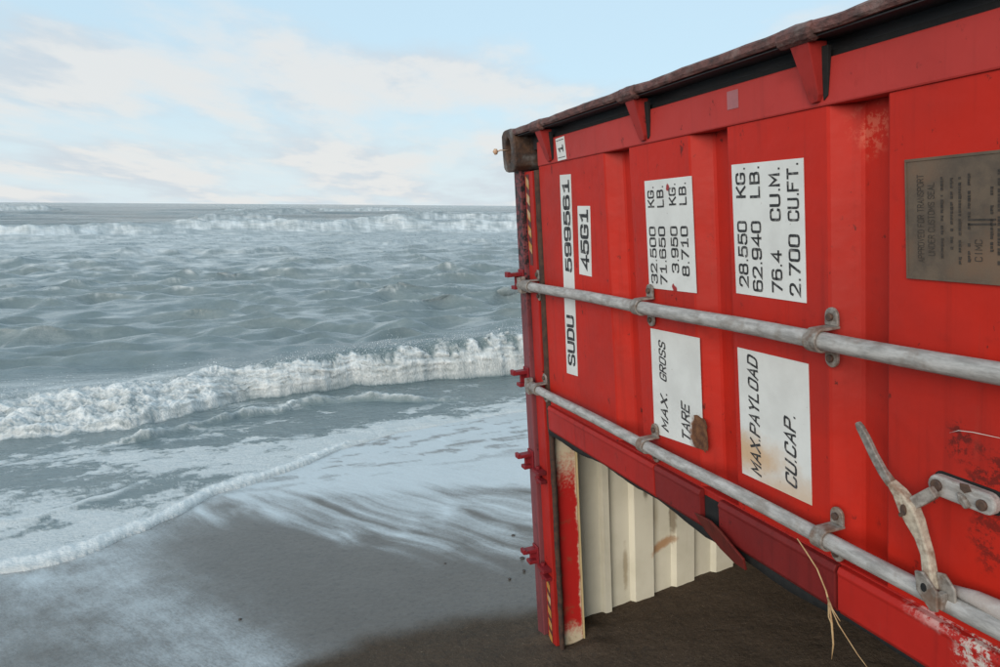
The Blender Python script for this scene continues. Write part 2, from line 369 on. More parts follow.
def mat_strip():
    """red strip with white overspray towards its ends and its inner edge"""
    m, t, p = material('red_strip_with_white_overspray')
    co = t.new('ShaderNodeTexCoord').outputs['Object']
    sep = t.new('ShaderNodeSeparateXYZ'); t.put(sep.inputs[0], co)
    n = t.noise(co, 12.0, 6, 0.65); f = t.noise(co, 90.0, 4, 0.6)
    v = t.math('ADD', sep.outputs[1], t.math('MULTIPLY', t.math('SUBTRACT', n, 0.5), 0.22))
    top = t.ramp(v, 1.16 - V0, 1.52 - V0, 1.0, 0.0); bot = t.ramp(v, 1.98 - V0, 2.14 - V0)
    edge = t.ramp(t.math('ADD', sep.outputs[2], t.math('MULTIPLY', t.math('SUBTRACT', n, 0.5), 0.05)), 0.094, 0.122)
    drk = t.ramp(t.math('ADD', sep.outputs[2], t.math('MULTIPLY', t.math('SUBTRACT', n, 0.5), 0.04)), 0.012, 0.026, 1.0, 0.0)
    wm = t.math('MAXIMUM', t.math('MAXIMUM', top, bot), edge)
    wm = t.ramp(t.math('ADD', wm, t.math('MULTIPLY', t.math('SUBTRACT', f, 0.5), 0.9)), 0.2, 0.95)
    col = t.mix(wm, rgba((0.46, 0.016, 0.014)), t.mix(n, rgba((0.66, 0.62, 0.54)), rgba((0.55, 0.42, 0.22))))
    col = t.mix(t.math('MULTIPLY', t.ramp(n, 0.56, 0.68), 0.5), col, rgba((0.20, 0.08, 0.04)))
    col = t.mix(t.math('MULTIPLY', drk, 0.9), col, rgba((0.05, 0.025, 0.02)))
    t.put(p.inputs['Base Color'], col); p.inputs['Roughness'].default_value = 0.45
    return m
STRIP = mat_strip()

# ------------------------------------------------------------------ beach and sea
W_SEA = mat_sea(); W_SAND = mat_sand()

def angles(lo, hi, n, rest):
    d = np.linspace(math.radians(lo), math.radians(hi), n)
    o = np.linspace(math.radians(hi), math.radians(lo + 360), rest + 2)[1:-1]
    return np.concatenate([d, o])

EDGE_R = np.array([-9, -4, -2.5, -0.99, -0.73, -0.52, -0.4, -0.23, -0.18, -0.04, 0.04, 0.18, 0.36, 0.59, 0.94, 1.3, 1.89, 3.41, 6.0, 12])
EDGE_S = np.array([4.2, 4.35, 4.5, 4.67, 4.67, 4.77, 4.94, 5.03, 5.16, 5.23, 5.38, 5.58, 5.65, 5.81, 6.05, 6.39, 6.69, 7.0, 7.2, 7.4])
FB_R = np.array([-9, -0.6, -0.05, 0.43, 0.78, 1.09, 1.37, 1.66, 2.3, 12]); FB_S = np.array([5.5, 5.3, 5.05, 4.69, 4.36, 3.9, 3.55, 3.38, 3.1, 3.1])
FD_R = np.array([-9, -0.2, 0.07, 0.52, 1.36, 2.19, 4, 12]); FD_S = np.array([5.6, 5.4, 5.24, 5.15, 4.86, 4.50, 4.0, 3.8])
DRY_X = np.array([-9, -2.2, -1.3, -0.93, -0.75, -0.5, -0.09, 0.16, 0.45, 1.0, 4.0]); DRY_Y = np.array([0.9, 1.6, 2.5, 2.88, 3.05, 3.2, 3.38, 3.40, 3.5, 3.75, 4.9])

_er = np.linspace(-9, 12, 4201); _es = np.interp(_er, EDGE_R, EDGE_S)
_k = np.hanning(47); _es[30:-30] = np.convolve(_es, _k / _k.sum(), 'same')[30:-30]

def edge_s(r, x, y):
    return np.interp(r, _er, _es) + 0.028 * fbm(r * 2.6, r * 0 + 3.3, 3, 5)

def sand_fn(x, y):
    r = ER[0] * x + ER[1] * y; s = ES[0] * x + ES[1] * y
    z = sand_z(x, y)
    yb = np.interp(x, DRY_X, DRY_Y)
    dist = np.hypot(x, y)
    fade = 1 - sst(12, 30, dist)
    dry = sst(-0.10, 0.14, yb - y + 0.10 * fbm(x * 4, y * 4, 4, 3))
    z = z + fade * (0.012 * fbm(x * 0.9, y * 0.9, 3, 11) + dry * (0.009 * fbm(x * 5, y * 5, 3, 12) + 0.0015 * fbm(x * 40, y * 40, 2, 13)) + 0.0012 * fbm(x * 26, y * 26, 3, 15) * (1 - dry))
    es = edge_s(r, x, y)
    # thin film of receding foam
    dB = s - np.interp(r, FB_R, FB_S)
    along = 0.77 * x - 0.63 * y; across = 0.63 * x + 0.77 * y
    strk = fbm(along * 0.75 + 0.7 * fbm(x, y, 2, 31), across * 5.0 + 0.5 * fbm(x * 1.3, y * 1.3, 2, 36), 4, 30, 0.58)
    right = sst(-0.05, 0.75, dB + 0.55 * strk) * sst(-0.2, 0.1, r)
    dense = sst(-0.12, 0.40, s - np.interp(r, FD_R, FD_S) + 0.45 * strk) * sst(-0.2, 0.1, r)
    dl = ((x + 2.2) * -1.18 + (y - 4.2) * -1.46) / 1.877
    band = np.exp(-((dl - 0.28) / 0.30) ** 2) * 0.42 + 0.20 * sst(-0.1, 0.5, dl)
    nearedge = 0.55 * np.exp(-np.maximum(es - s, 0) / 0.30) * sst(0.9, 0.2, r)
    left = np.clip(band + nearedge, 0, 0.75) * (0.66 + 0.55 * strk + 0.7 * fbm(x * 3.2, y * 3.2, 5, 37, 0.65))
    left = left * sst(0.8, 0.2, r + 0.2 * strk)
    film = np.maximum(np.maximum(right * 0.50 * (0.72 + 2.3 * strk), dense * 0.84), left)
    lc = fbm(r * 2.6 + 0.6 * strk, s * 6.0, 4, 34, 0.6)
    film = film * (1 - 0.75 * sst(0.02, 0.30, lc + 0.30 * fbm(r * 0.9, s * 1.5, 2, 35)) * sst(5.2, 6.0, s))
    film = film * (1 - dry) * sst(9, 7.5, s)
    return x, y, z, {'dry': dry, 'film': film}

sand_r = np.concatenate([[0.02, 0.5, 1.0, 1.6], 1.0 / np.linspace(1 / 2.2, 1 / 13.0, 620), [15, 20, 40, 120, 500, 2500, 9000]])
sand = grid_object('sand_beach', sand_r, angles(-46, 52, 820, 60), sand_fn, None, W_SAND, closed=True)
sand['kind'] = 'structure'; sand['label'] = 'dark grey sand beach, wet and streaked with foam near the water'

rng = np.random.RandomState(4)
COMPS = []
for i in range(64):
    lam = 0.7 * (4.5 / 0.7) ** rng.rand()
    th = rng.normal(0, 0.50)
    dx = -ES[0] * math.cos(th) + ER[0] * math.sin(th); dy = -ES[1] * math.cos(th) + ER[1] * math.sin(th)
    COMPS.append((lam, dx, dy, 0.0066 * lam ** 0.45, rng.rand() * 6.283))
for i in range(44):
    lam = 0.35 * (1.7 / 0.35) ** rng.rand()
    th = rng.normal(0, 0.5)
    dx = -ES[0] * math.cos(th) + ER[0] * math.sin(th); dy = -ES[1] * math.cos(th) + ER[1] * math.sin(th)
    COMPS.append((lam, dx, dy, 0.0125 * lam, rng.rand() * 6.283))
for i in range(18):
    lam = 7 + 34 * rng.rand() ** 1.6; th = rng.normal(0, 0.2)
    dx = -ES[0] * math.cos(th) + ER[0] * math.sin(th); dy = -ES[1] * math.cos(th) + ER[1] * math.sin(th)
    COMPS.append((lam, dx, dy, 0.060, rng.rand() * 6.283))

# far breakers: toe s, height, front width, back length, centre and half length along the shore, foam
FAR = [(57, 0.62, 2.6, 6.0, -14, 17, 1.0), (61, 0.55, 2.6, 6.0, 10, 14, 0.95), (60, 0.45, 3.0, 6.0, 30, 16, 1.0), (95, 0.85, 4.0, 9.0, 8, 7, 0.8),
       (100, 0.95, 5.0, 10.0, 42, 13, 1.0), (150, 0.8, 7, 14, 58, 14, 0.7), (215, 1.3, 7, 14, -33, 9, 1.0), (220, 1.0, 8, 16, 52, 17, 0.9), (230, 0.9, 8, 16, 18, 4, 0.9), (120, 0.7, 5, 9, -30, 14, 0.6),
       (330, 1.0, 10, 20, 90, 16, 0.8), (170, 0.9, 6, 12, 22, 10, 0.6), (40, 0.22, 1.6, 3.5, 14, 8, 0.1), (34, 0.20, 1.2, 3.0, 2, 5, 0.0), (29, 0.20, 1.2, 3.0, -4, 3, 0.05), (24, 0.16, 1.0, 2.4, 6, 4, 0.05)]

def sea_fn(x, y):
    r = ER[0] * x + ER[1] * y; s = ES[0] * x + ES[1] * y
    dist = np.hypot(x, y)
    dr = np.where(dist < 96, dist ** 2 / 3600.0, np.where(dist < 260, 2.4, np.where(dist < 480, 6.5, dist * 0.11)))
    X = x.copy(); Y = y.copy(); Z = np.zeros_like(x)
    surf = 0.10 * sst(6.5, 8.5, s) + 0.90 * sst(9.0, 12.5, s)
    gust = np.clip(0.95 + 1.1 * fbm(r * 0.22, s * 0.5, 3, 77), 0.5, 1.35)
    steep = np.zeros_like(x); slp = np.zeros_like(x)
    for lam, dx, dy, a, ph in COMPS:
        k = 2 * math.pi / lam
        amp = a * surf * np.clip(lam / (2.2 * dr) - 0.8, 0, 1) * (gust if lam < 10 else 1)
        if lam > 6.5: amp = amp * sst(30, 75, s)
        q = k * (dx * x + dy * y) + ph
        sn, cs = np.sin(q), np.cos(q)
        Z += amp * cs; X -= 0.9 * dx * amp * sn; Y -= 0.9 * dy * amp * sn
        steep += amp * k * cs; slp -= amp * k * sn * (dx * ES[0] + dy * ES[1])
    foam = np.zeros_like(x)
    # streaks and veils of spent foam between the two lines of breakers
    wv = fbm(r * 0.12, s * 0.2, 3, 41)
    lace = fbm(r * 0.75 + 1.2 * wv, s * 2.6 + 0.8 * wv, 6, 42, 0.68)
    lace2 = 1 - np.abs(fbm(r * 0.9 + wv, s * 2.6, 4, 44, 0.55)) * 3.2
    veil = 0.44 + 1.2 * np.maximum(lace, -0.25) + 0.30 * np.clip(lace2, 0, 1) ** 3
    zone = sst(9.5, 14, s) * (0.55 + 0.45 * sst(16, 34, s)) * (1 - 0.92 * sst(52, 75, s))
    veil = veil * zone * (1.05 - 0.25 * sst(2, 14, r))
    foam = np.maximum(foam, np.clip(veil, 0, 0.74) * (1 - 0.78 * sst(0.04, 0.36, slp)))  # veil thinned on beach-facing slopes, painting those wave faces darker
    foam = np.maximum(foam, 0.70 * sst(0.42, 0.75, steep) * sst(10, 20, s) * sst(-0.1, 0.35, lace))
    for (s0, H, wf, wb, rc, hl, fk) in FAR:
        t = s - s0 - 0.05 * hl * fbm(r / hl * 1.2, r * 0 + s0, 3, 50) - 2.0 * wf * fbm(r / (wf * 3.5), r * 0 + s0 * 1.3, 3, 51)
        env = sst(hl, hl * 0.55, np.abs(r - rc) + 0.35 * hl * fbm(r / hl * 2.4, r * 0 + s0, 3, 52))
        rough = 1 + 0.55 * fbm(r / wf * 1.3, s / wf * 1.3, 4, 53)
        prof = np.where(t < 0, 0, np.where(t < wf, sst(0, wf, t), np.exp(-np.maximum(t - wf, 0) / wb)))
        Z += H * env * prof * rough
        fm = env * fk * np.where(t < wf, sst(-0.9 * wf, 0.2 * wf, t), sst(1.25 * wf, 1.0 * wf, t))
        trail = env * fk * 0.62 * sst(-4.5 * wf, -0.2 * wf, t) * (t < 0) * (0.9 + 1.4 * lace)
        foam = np.maximum(foam, np.maximum(fm * (0.72 + 0.5 * lace + 0.9 * fbm(r * 1.1, s * 0.9, 4, 54, 0.65)), trail))
    # the near breaker
    s0 = np.interp(r, [-12, -5, -1.55, -0.47, 0.1, 0.69, 1.84, 3.12, 4.15, 8, 16], [7.2, 7.6, 7.9, 7.82, 8.1, 8.45, 8.62, 8.66, 8.62, 8.8, 9.2])
    H1 = np.interp(r, [-12, -4, -1.5, 0.5, 2, 4, 9, 16], [0.20, 0.21, 0.23, 0.30, 0.40, 0.48, 0.5, 0.4])
    wob = 0.16 * fbm(r * 1.3, r * 0 + 9.1, 4, 60)
    t = s - s0 - wob
    left = sst(1.4, -0.6, r)
    wf = 0.34 + 0.55 * left
    lump = fbm(r * 2.4, s * 2.4, 5, 61, 0.6); lump2 = fbm(r * 8, s * 8, 4, 62, 0.6)
    u_ = np.clip(t / wf, 0, 1)
    front = u_ ** 0.85 * (2 - u_ ** 0.85) * (1 - left) + left * (0.35 * sst(0, 0.12, u_) + 0.65 * sst(0.1, 1, u_))
    prof = np.where(t < 0, 0, np.where(t < wf, front, np.exp(-((np.maximum(t - wf, 0)) / 1.5) ** 1.3)))
    hh = H1 * prof                                            # height up the face: foam is laid out along and up it, so nothing is drawn out on the steep front
    fa = fbm(r * 2.4 + 0.5 * lump, hh * 17.0 + s * 1.1, 5, 65, 0.64); fb = fbm(r * 8, hh * 45 + s * 4.0, 4, 66, 0.64)
    topk = (0.66 + 0.50 * left) * wf + 0.10 * lump2 + 0.30 * lump
    white = sst(-0.03, 0.04, t) * sst(topk + 0.16 * wf, topk - 0.10 * wf, t)
    flat = np.where(t < wf, 1 - (1 - left) * 0.75, 1.0)
    Z += H1 * prof * (1 + 0.10 * lump) + white * flat * (0.12 * lump * (0.45 + 0.45 * left) + 0.012 * lump2 + 0.003 * fbm(r * 24, s * 24, 3, 63))
    push = white * (t > -0.03) * sst(0, 0.25, u_) * (0.05 + 0.06 * fa + 0.016 * fb + 0.003 * fbm(r * 26, hh * 60 + s * 9, 3, 67))
    X -= ES[0] * push; Y -= ES[1] * push
    Z += white * (0.03 * fa + 0.008 * fb) * sst(0.15, 0.5, u_)
    foam = np.maximum(foam, white * (0.72 + 0.40 * fb + 0.75 * fa + 0.40 * lump) * (1 - 0.55 * left * sst(0.05, 0.40, fbm(r * 1.5, s * 2.2, 3, 69))))
    behind = left * 0.55 * sst(2.2, 0.3, t - wf) * (t > wf * 0.8) * (0.8 + 1.6 * lace)
    foam = np.maximum(foam, behind)
    calmface = (t > wf * 0.55) & (t < wf + 0.7) & (white < 0.3)
    foam = np.where(calmface & (left < 0.5), np.minimum(foam, 0.10), foam)
    # second, low bore running ahead of it
    s1 = np.interp(r, [-0.6, -0.29, 0.15, 0.69, 1.18, 1.74, 2.42, 3.2], [7.30, 7.33, 7.62, 7.85, 8.02, 8.05, 7.70, 7.6]) + 0.10 * fbm(r * 2.6, r * 0 + 2.2, 3, 64)
    e1 = sst(-0.75, -0.30, r) * sst(3.3, 2.2, r)
    t1 = s - s1
    p1 = np.where(t1 < 0, 0, np.where(t1 < 0.09, sst(0, 0.09, t1), np.exp(-np.maximum(t1 - 0.09, 0) / 0.5)))
    e1 = e1 * np.clip(0.75 + 1.3 * fbm(r * 1.9, r * 0 + 6.6, 3, 68), 0.15, 1.2)
    Z += 0.075 * e1 * p1 * (1 + 0.6 * lump + 0.35 * lump2)
    # wash zone
    es = edge_s(r, x, y)
    d = s - es
    wash = sst(8.9, 7.9, s - 0.0 * r)
    hole = fbm(r * 2.6 + 0.4 * lump, s * 4.6 + 0.4 * lump2, 5, 70, 0.72) + 0.25 * fbm(r * 11, s * 18, 3, 71)
    sparse = fbm(r * 0.8, s * 1.3, 3, 73)
    dens = 0.52 + 0.8 * sparse + 0.25 * fbm(r * 5.5, s * 9.0, 4, 76, 0.7) + 0.75 * np.exp(-np.maximum(d, 0) / 0.30) - 0.40 * sst(6.6, 7.9, s)
    wf_ = 0.08 + 0.70 * sst(-0.30, 0.12, hole + dens - 0.62)
    shadow1 = e1 * sst(-0.42, -0.05, t1) * (t1 < 0.03)
    wf_ = wf_ * (1 - 0.75 * shadow1)
    toe1 = sst(-0.5, -0.08, t) * (t < 0.0) * sst(0.2, 1.0, r)
    wf_ = wf_ * (1 - 0.65 * toe1)
    rw = 0.095 * (1 + 0.8 * fbm(r * 3.1, r * 0 + 4.4, 3, 75))
    rimline = np.exp(-(d - rw) ** 2 / rw ** 2) * (1 - 0.85 * sst(1.0, 2.0, r))
    fline = e1 * np.exp(-((t1 - 0.10 - 0.05 * lump2) / 0.045) ** 2) * (0.8 + 0.8 * lump2)
    foam_w = np.maximum(np.maximum(wf_, 1.0 * np.minimum(1.15 * rimline, 1)), 0.95 * fline)
    # an inner line of foam left by the last wave
    s2 = es + 0.95 + 0.25 * fbm(r * 1.4, r * 0 + 7, 3, 72)
    e2 = sst(-0.25, -0.5, r) * sst(-2.0, -1.4, r)
    foam_w = np.maximum(foam_w, 0.95 * e2 * np.exp(-((s - s2) / 0.05) ** 2))
    foam = np.where(t < 0.0, np.maximum(foam * 0, foam_w * wash), np.maximum(foam, 0))
    ground = sand_z(x, y)
    thick = np.where(d > 0, 0.018 * (1 - np.exp(-np.maximum(d, 0) / 0.045)) + 0.012 * np.minimum(d, 2.0), 2.0 * d)
    film = ground + thick + 0.018 * rimline * (d > 0) * (1 + 0.8 * fbm(r * 14, s * 14, 3, 74)) + 0.010 * foam_w * np.clip(hole, -0.5, 1) * (d > 0.1) + 0.02 * e2 * np.exp(-((s - s2) / 0.06) ** 2) + 0.03 * lump * sst(6.0, 7.4, s)
    lvl = SEA_Z + Z
    h = np.maximum(film, lvl * 0 + SEA_Z + 0.012 * sst(5.5, 7, s) * lump + Z * sst(6.2, 7.2, s)) * 1.0
    z = np.where(s < 6.2, film, np.where(s > 8.9, lvl, h))
    z = np.where(d < 0, np.minimum(ground - 0.004 + 1.2 * d, film), z)
    return X, Y, z, {'foam': foam, 'near': 1 - sst(20, 110, dist)}

inv = 1.0 / np.linspace(1 / 3.2, 1 / 6.2, 170)
mid = 1.0 / np.linspace(1 / 6.2, 1 / 11.0, 600)[1:]
far = 1.0 / np.linspace(1 / 11.0, 1 / 95.0, 330)[1:]
sea_r = np.concatenate([inv, mid, far, np.arange(97, 260, 2.0), np.arange(262, 480, 6), np.geomspace(490, 9000, 30)])
sea_a = np.radians(np.concatenate([np.linspace(-75, -41, 40)[:-1], np.linspace(-41, 8, 900), np.linspace(8, 75, 90)[1:]]))
sea = grid_object('sea', sea_r, sea_a, sea_fn, None, W_SEA)
sea['kind'] = 'structure'; sea['label'] = 'rough grey sea with a small white breaker near the beach'

# ------------------------------------------------------------------ container geometry helpers
# local axes: x = u (from the far roof edge towards the camera), y = v - V0 (down the tilted door end), z = n (into the container)
UAX = Vector((0.33351903, -0.94214413, 0.03360796)); VAX = Vector((0.0876209, -0.00451642, -0.99614365)); NAX = Vector((0.93866268, 0.33517763, 0.08104521))
ORG = Vector((0.05902757, 3.06913169, 0.22439262 + CAM_Z)) + VAX * V0
MC = Matrix(((UAX.x, VAX.x, NAX.x, ORG.x), (UAX.y, VAX.y, NAX.y, ORG.y), (UAX.z, VAX.z, NAX.z, ORG.z), (0, 0, 0, 1)))

def warp(p, raw=False):
    u, v, n = p
    if not raw: u = u - 0.07 * v * max(0.0, 1 - u / 0.9)        # the far door end is racked out of square
    return (u, v - V0, n)

class MB:
    def __init__(s, raw=False):
        s.v = []; s.f = []; s.raw = raw; s.mi = []
    def add(s, vs, fs, mi=0):
        b = len(s.v); s.v += [warp(p, s.raw) for p in vs]; s.f += [tuple(i + b for i in f) for f in fs]; s.mi += [mi] * len(fs)
    def box(s, u0, u1, v0, v1, n0, n1):
        s.hexa([(u, v, n) for n in (n0, n1) for (u, v) in ((u0, v0), (u1, v0), (u1, v1), (u0, v1))])
    def hexa(s, p):
        s.add(p, [(0, 1, 2, 3), (7, 6, 5, 4), (0, 4, 5, 1), (1, 5, 6, 2), (2, 6, 7, 3), (3, 7, 4, 0)])
    def prism(s, pts, n0, n1):
        k = len(pts)
        n0s = n0 if hasattr(n0, '__len__') else [n0] * k
        n1s = n1 if hasattr(n1, '__len__') else [n1] * k
        vs = [(p[0], p[1], a) for p, a in zip(pts, n0s)] + [(p[0], p[1], a) for p, a in zip(pts, n1s)]
        s.add(vs, [tuple(range(k)), tuple(range(2 * k - 1, k - 1, -1))] + [(i, i + k, (i + 1) % k + k, (i + 1) % k) for i in range(k)])
    def tube(s, pts, r, seg=12, cap=True):
        pts = [Vector(p) for p in pts]; k = len(pts)
        rs = r if hasattr(r, '__len__') else [r] * k
        vs = []; up = None
        for i, p in enumerate(pts):
            d = (pts[min(i + 1, k - 1)] - pts[max(i - 1, 0)]).normalized()
            a = d.orthogonal().normalized() if up is None else (up - d * up.dot(d)).normalized()
            up = a; b = d.cross(a)
            for j in range(seg):
                t = 2 * math.pi * j / seg
                vs.append(tuple(p + (a * math.cos(t) + b * math.sin(t)) * rs[i]))
        fs = [(i * seg + j, i * seg + (j + 1) % seg, (i + 1) * seg + (j + 1) % seg, (i + 1) * seg + j) for i in range(k - 1) for j in range(seg)]
        if cap: fs += [tuple(range(seg - 1, -1, -1)), tuple(range((k - 1) * seg, k * seg))]
        s.add(vs, fs)
    def disc(s, c, r, n0, n1, seg=14, ru=1.0, rv=1.0):
        s.prism([(c[0] + ru * r * math.cos(2 * math.pi * i / seg), c[1] + rv * r * math.sin(2 * math.pi * i / seg)) for i in range(seg)], n0, n1)
    def build(s, name, mat, parent, bevel=0.0, smooth=False, mats=None):
        me = bpy.data.meshes.new(name); me.from_pydata(s.v, [], s.f)
        for m in (mats or [mat]): me.materials.append(m)
        if mats: me.polygons.foreach_set('material_index', s.mi)
        bm = bmesh.new(); bm.from_mesh(me); bmesh.ops.recalc_face_normals(bm, faces=bm.faces); bm.to_mesh(me); bm.free()
        if smooth: me.polygons.foreach_set('use_smooth', [True] * len(me.polygons))
        o = bpy.data.objects.new(name, me); C.objects.link(o); o.parent = parent
        if bevel:
            b = o.modifiers.new('bevel', 'BEVEL'); b.width = bevel; b.segments = 2; b.limit_method = 'ANGLE'; b.angle_limit = math.radians(35)
        return o

def tag(o, label, cat=None, group=None):
    o['label'] = label
    if cat: o['category'] = cat
    if group: o['group'] = group

box_ = bpy.data.objects.new('shipping_container', None); C.objects.link(box_); box_.matrix_world = MC
tag(box_, 'red shipping container lying on its side, half sunk in the beach sand', 'shipping container')

def corrugated(mb, prof, a0, a1, axis):
    """prof: list of (n, depth); extruded between a0 and a1 along u or v; 2 mm thick"""
    k = len(prof)
    vs = []
    for a in (a0, a1):
        for (n, d) in prof:
            vs.append((d, a, n) if axis == 'v' else (a, d, n))
    mb.add(vs, [(i, i + 1, k + i + 1, k + i) for i in range(k - 1)])

# ---- body of the container
roof = MB()
prof = [(0.12, 0.052), (0.287, 0.052)]
n0 = 0.287
while n0 < 11.9:
    prof += [(n0, 0.052), (n0 + 0.008, 0.078), (n0 + 0.040, 0.078), (n0 + 0.048, 0.050), (n0 + 0.156, 0.050), (n0 + 0.172, 0.074)] if n0 < 0.3 else \
            [(n0, 0.050), (n0 + 0.016, 0.074), (n0 + 0.096, 0.074), (n0 + 0.112, 0.050)]
    n0 = 0.459 - 0.016 if n0 < 0.3 else n0 + 0.2225
P2 = [(0.12, 0.052), (0.290, 0.052), (0.298, 0.074), (0.328, 0.074), (0.337, 0.046), (0.443, 0.046)]
n0 = 0.443
while n0 < 11.8:
    P2 += [(n0 + 0.016, 0.068), (n0 + 0.114, 0.068), (n0 + 0.120, 0.046), (n0 + 0.2225, 0.046)]
    n0 += 0.2225
corrugated(roof, P2, -0.045, 2.37, 'v')
rp = roof.build('roof_panel', INTER, box_); rp['label'] = 'white corrugated roof panel seen from inside, streaked with rust'
sl = rp.modifiers.new('thick', 'SOLIDIFY'); sl.thickness = 0.004; sl.offset = -1 if False else 1
sp = MB(); ps = []
n0 = 0.13
while n0 < 11.9:
    ps += [(n0, -0.045), (n0 + 0.07, -0.045), (n0 + 0.138, -0.01), (n0 + 0.208, -0.01)]; n0 += 0.276
corrugated(sp, ps, 0.08, 2.80, 'u'); o = sp.build('side_panel', RED, box_); q = o.modifiers.new('thick', 'SOLIDIFY'); q.thickness = 0.003
sp = MB(); corrugated(sp, [(a, 2.37 - 0.06 - (b + 0.045)) for a, b in ps], 0.08, 2.80, 'u'); o = sp.build('side_panel', RED, box_); q = o.modifiers.new('thick', 'SOLIDIFY'); q.thickness = 0.003
mb = MB(); mb.box(2.72, 2.75, -0.01, 2.30, 0.13, 12.0); mb.build('floor_board', WOOD, box_)
mb = MB(); mb.box(0.05, 2.80, -0.045, 2.37, 12.0, 12.06); mb.build('end_wall', RED, box_)

# ---- header (the far edge of the door frame): maroon flange, red face, inner strip
hd = box_
mb = MB(); mb.box(0.033, 0.098, -0.055, 2.40, -0.028, 0.10); header = mb.build('header', MAROON, box_, 0.004)
header['label'] = 'weathered maroon outer flange of the door frame'
mb = MB(); mb.box(0.098, 0.106, 0.10, 2.40, -0.006, 0.10); mb.build('header_groove', RUBBER_SHADE, header)
mb = MB(); mb.box(0.106, 0.182, 0.10, 2.40, -0.012, 0.009); mb.build('header_face', EDGE, header, 0.003)
mb = MB(); mb.box(0.100, 0.186, 1.10, 2.40, 0.010, 0.116); mb.build('inner_strip', STRIP, header, 0.003)
mb = MB(); mb.box(0.150, 0.192, 1.10, 2.40, 0.117, 0.122); mb.build('strip_edge', INTER, header)
g = MB()
pts = []
for i in range(60):
    v = 0.10 + i * 2.30 / 59; pts.append((0.204 + 0.004 * math.sin(i * 2.1) * random.random(), v, 0.004 + 0.003 * random.random()))
g.tube(pts, [0.017 if p[1] < 1.15 else 0.012 for p in pts], 8); g.build('door_gasket', SEAMD, header, smooth=True)

def hazard(v0, v1, n):
    """worn striped sticker on the red face"""
    b = MB(); b.box(0.120, 0.152, v0, v1, n - 0.001, n); o = b.build('hazard_sticker', BLACKS, header)
    s_ = MB(); k = int((v1 - v0) / 0.062)
    for i in range(k):
        a = v0 + 0.006 + i * 0.062
        s_.prism([(0.122, a), (0.122, a + 0.034), (0.150, a + 0.052), (0.150, a + 0.018)], n - 0.002, n - 0.0012)
    s_.build('yellow_stripe', YELLOW, o)
hazard(0.11, 0.46, -0.0125); hazard(1.83, 2.16, -0.0125)

def keeper(v, extra=False):
    k = MB()
    k.box(0.040, 0.092, v - 0.045, v + 0.045, -0.036, -0.0285)                      # base plate
    for dv, l in ((-0.026, 0.062), (0.026, 0.044)):
        k.prism([(0.048, v + dv - 0.008), (0.086, v + dv - 0.008), (0.086, v + dv + 0.008), (0.048, v + dv + 0.008)], -0.028 - l, -0.030)
    k.box(0.046, 0.060, v - 0.026, v + 0.026, -0.056, -0.030)
    k.hexa([(u, vv, n) for n in (-0.098, -0.084) for (u, vv) in ((0.050, v - 0.040), (0.084, v - 0.040), (0.084, v - 0.018), (0.050, v - 0.018))])
    o = k.build('cam_keeper', KEEP, header, 0.003)
    if extra:
        e = MB(); e.box(0.112, 0.176, v + 0.02, v + 0.035, -0.050, -0.012); e.box(0.112, 0.176, v + 0.06, v + 0.074, -0.040, -0.012)
        e.tube([(0.13, v + 0.01, -0.03), (0.13, v + 0.085, -0.03)], 0.010, 8)
        e.build('keeper_lug', KEEP, o, 0.002)
for v, e in ((0.522, False), (0.93, False), (1.295, True), (1.74, True)): keeper(v, e)

# ---- corner castings
def casting(u0, v0):
    c = MB(True)
    u1, v1 = u0 + 0.135, v0 + 0.162; cu, cv = (u0 + u1) / 2, (v0 + v1) / 2
    seg = 24; hole = [(cu + 0.028 * math.cos(t) * 1.0, cv + 0.048 * math.sin(t)) for t in [2 * math.pi * i / seg for i in range(seg)]]
    def sq(p):
        a = math.atan2((p[1] - cv) / 0.081, (p[0] - cu) / 0.0675); m_ = max(abs(math.cos(a)), abs(math.sin(a)))
        k = 0.955 + 0.045 * (1 if m_ > 0.85 else 0)
        return (cu + 0.0675 * math.cos(a) / m_ * k, cv + 0.081 * math.sin(a) / m_ * k)
    out = [sq(p) for p in hole]
    vs = [(p[0], p[1], -0.058) for p in out] + [(p[0], p[1], -0.058) for p in hole] + [(p[0], p[1], -0.02) for p in hole] + [(p[0], p[1], 0.12) for p in out]
    fs = []
    for i in range(seg):
        j = (i + 1) % seg
        fs += [(i, j, seg + j, seg + i), (seg + i, seg + j, 2 * seg + j, 2 * seg + i), (j, i, 3 * seg + i, 3 * seg + j)]
    fs += [tuple(2 * seg + i for i in range(seg)), tuple(3 * seg + i for i in range(seg - 1, -1, -1))]
    c.add(vs, fs)
    o = c.build('corner_casting', CAST, box_, 0.006)
    o['label'] = 'rusted steel corner casting with an oval hole'
    return o
cst = casting(-0.005, -0.068)
casting(2.77, -0.068); casting(-0.06, 2.23)
mb = MB(True); mb.tube([(0.035, 0.008, -0.05), (0.034, 0.006, -0.080), (0.030, 0.012, -0.094)], 0.0025, 8)
mb.tube([(0.030, 0.000, -0.097), (0.030, 0.010, -0.099), (0.030, 0.022, -0.097)], [0.006, 0.011, 0.005], 10)
pin = mb.build('seal_pin', mat_plain('orange_pin', (0.50, 0.26, 0.12), (0.55, 0.45, 0.36), 0.6), cst, smooth=True)

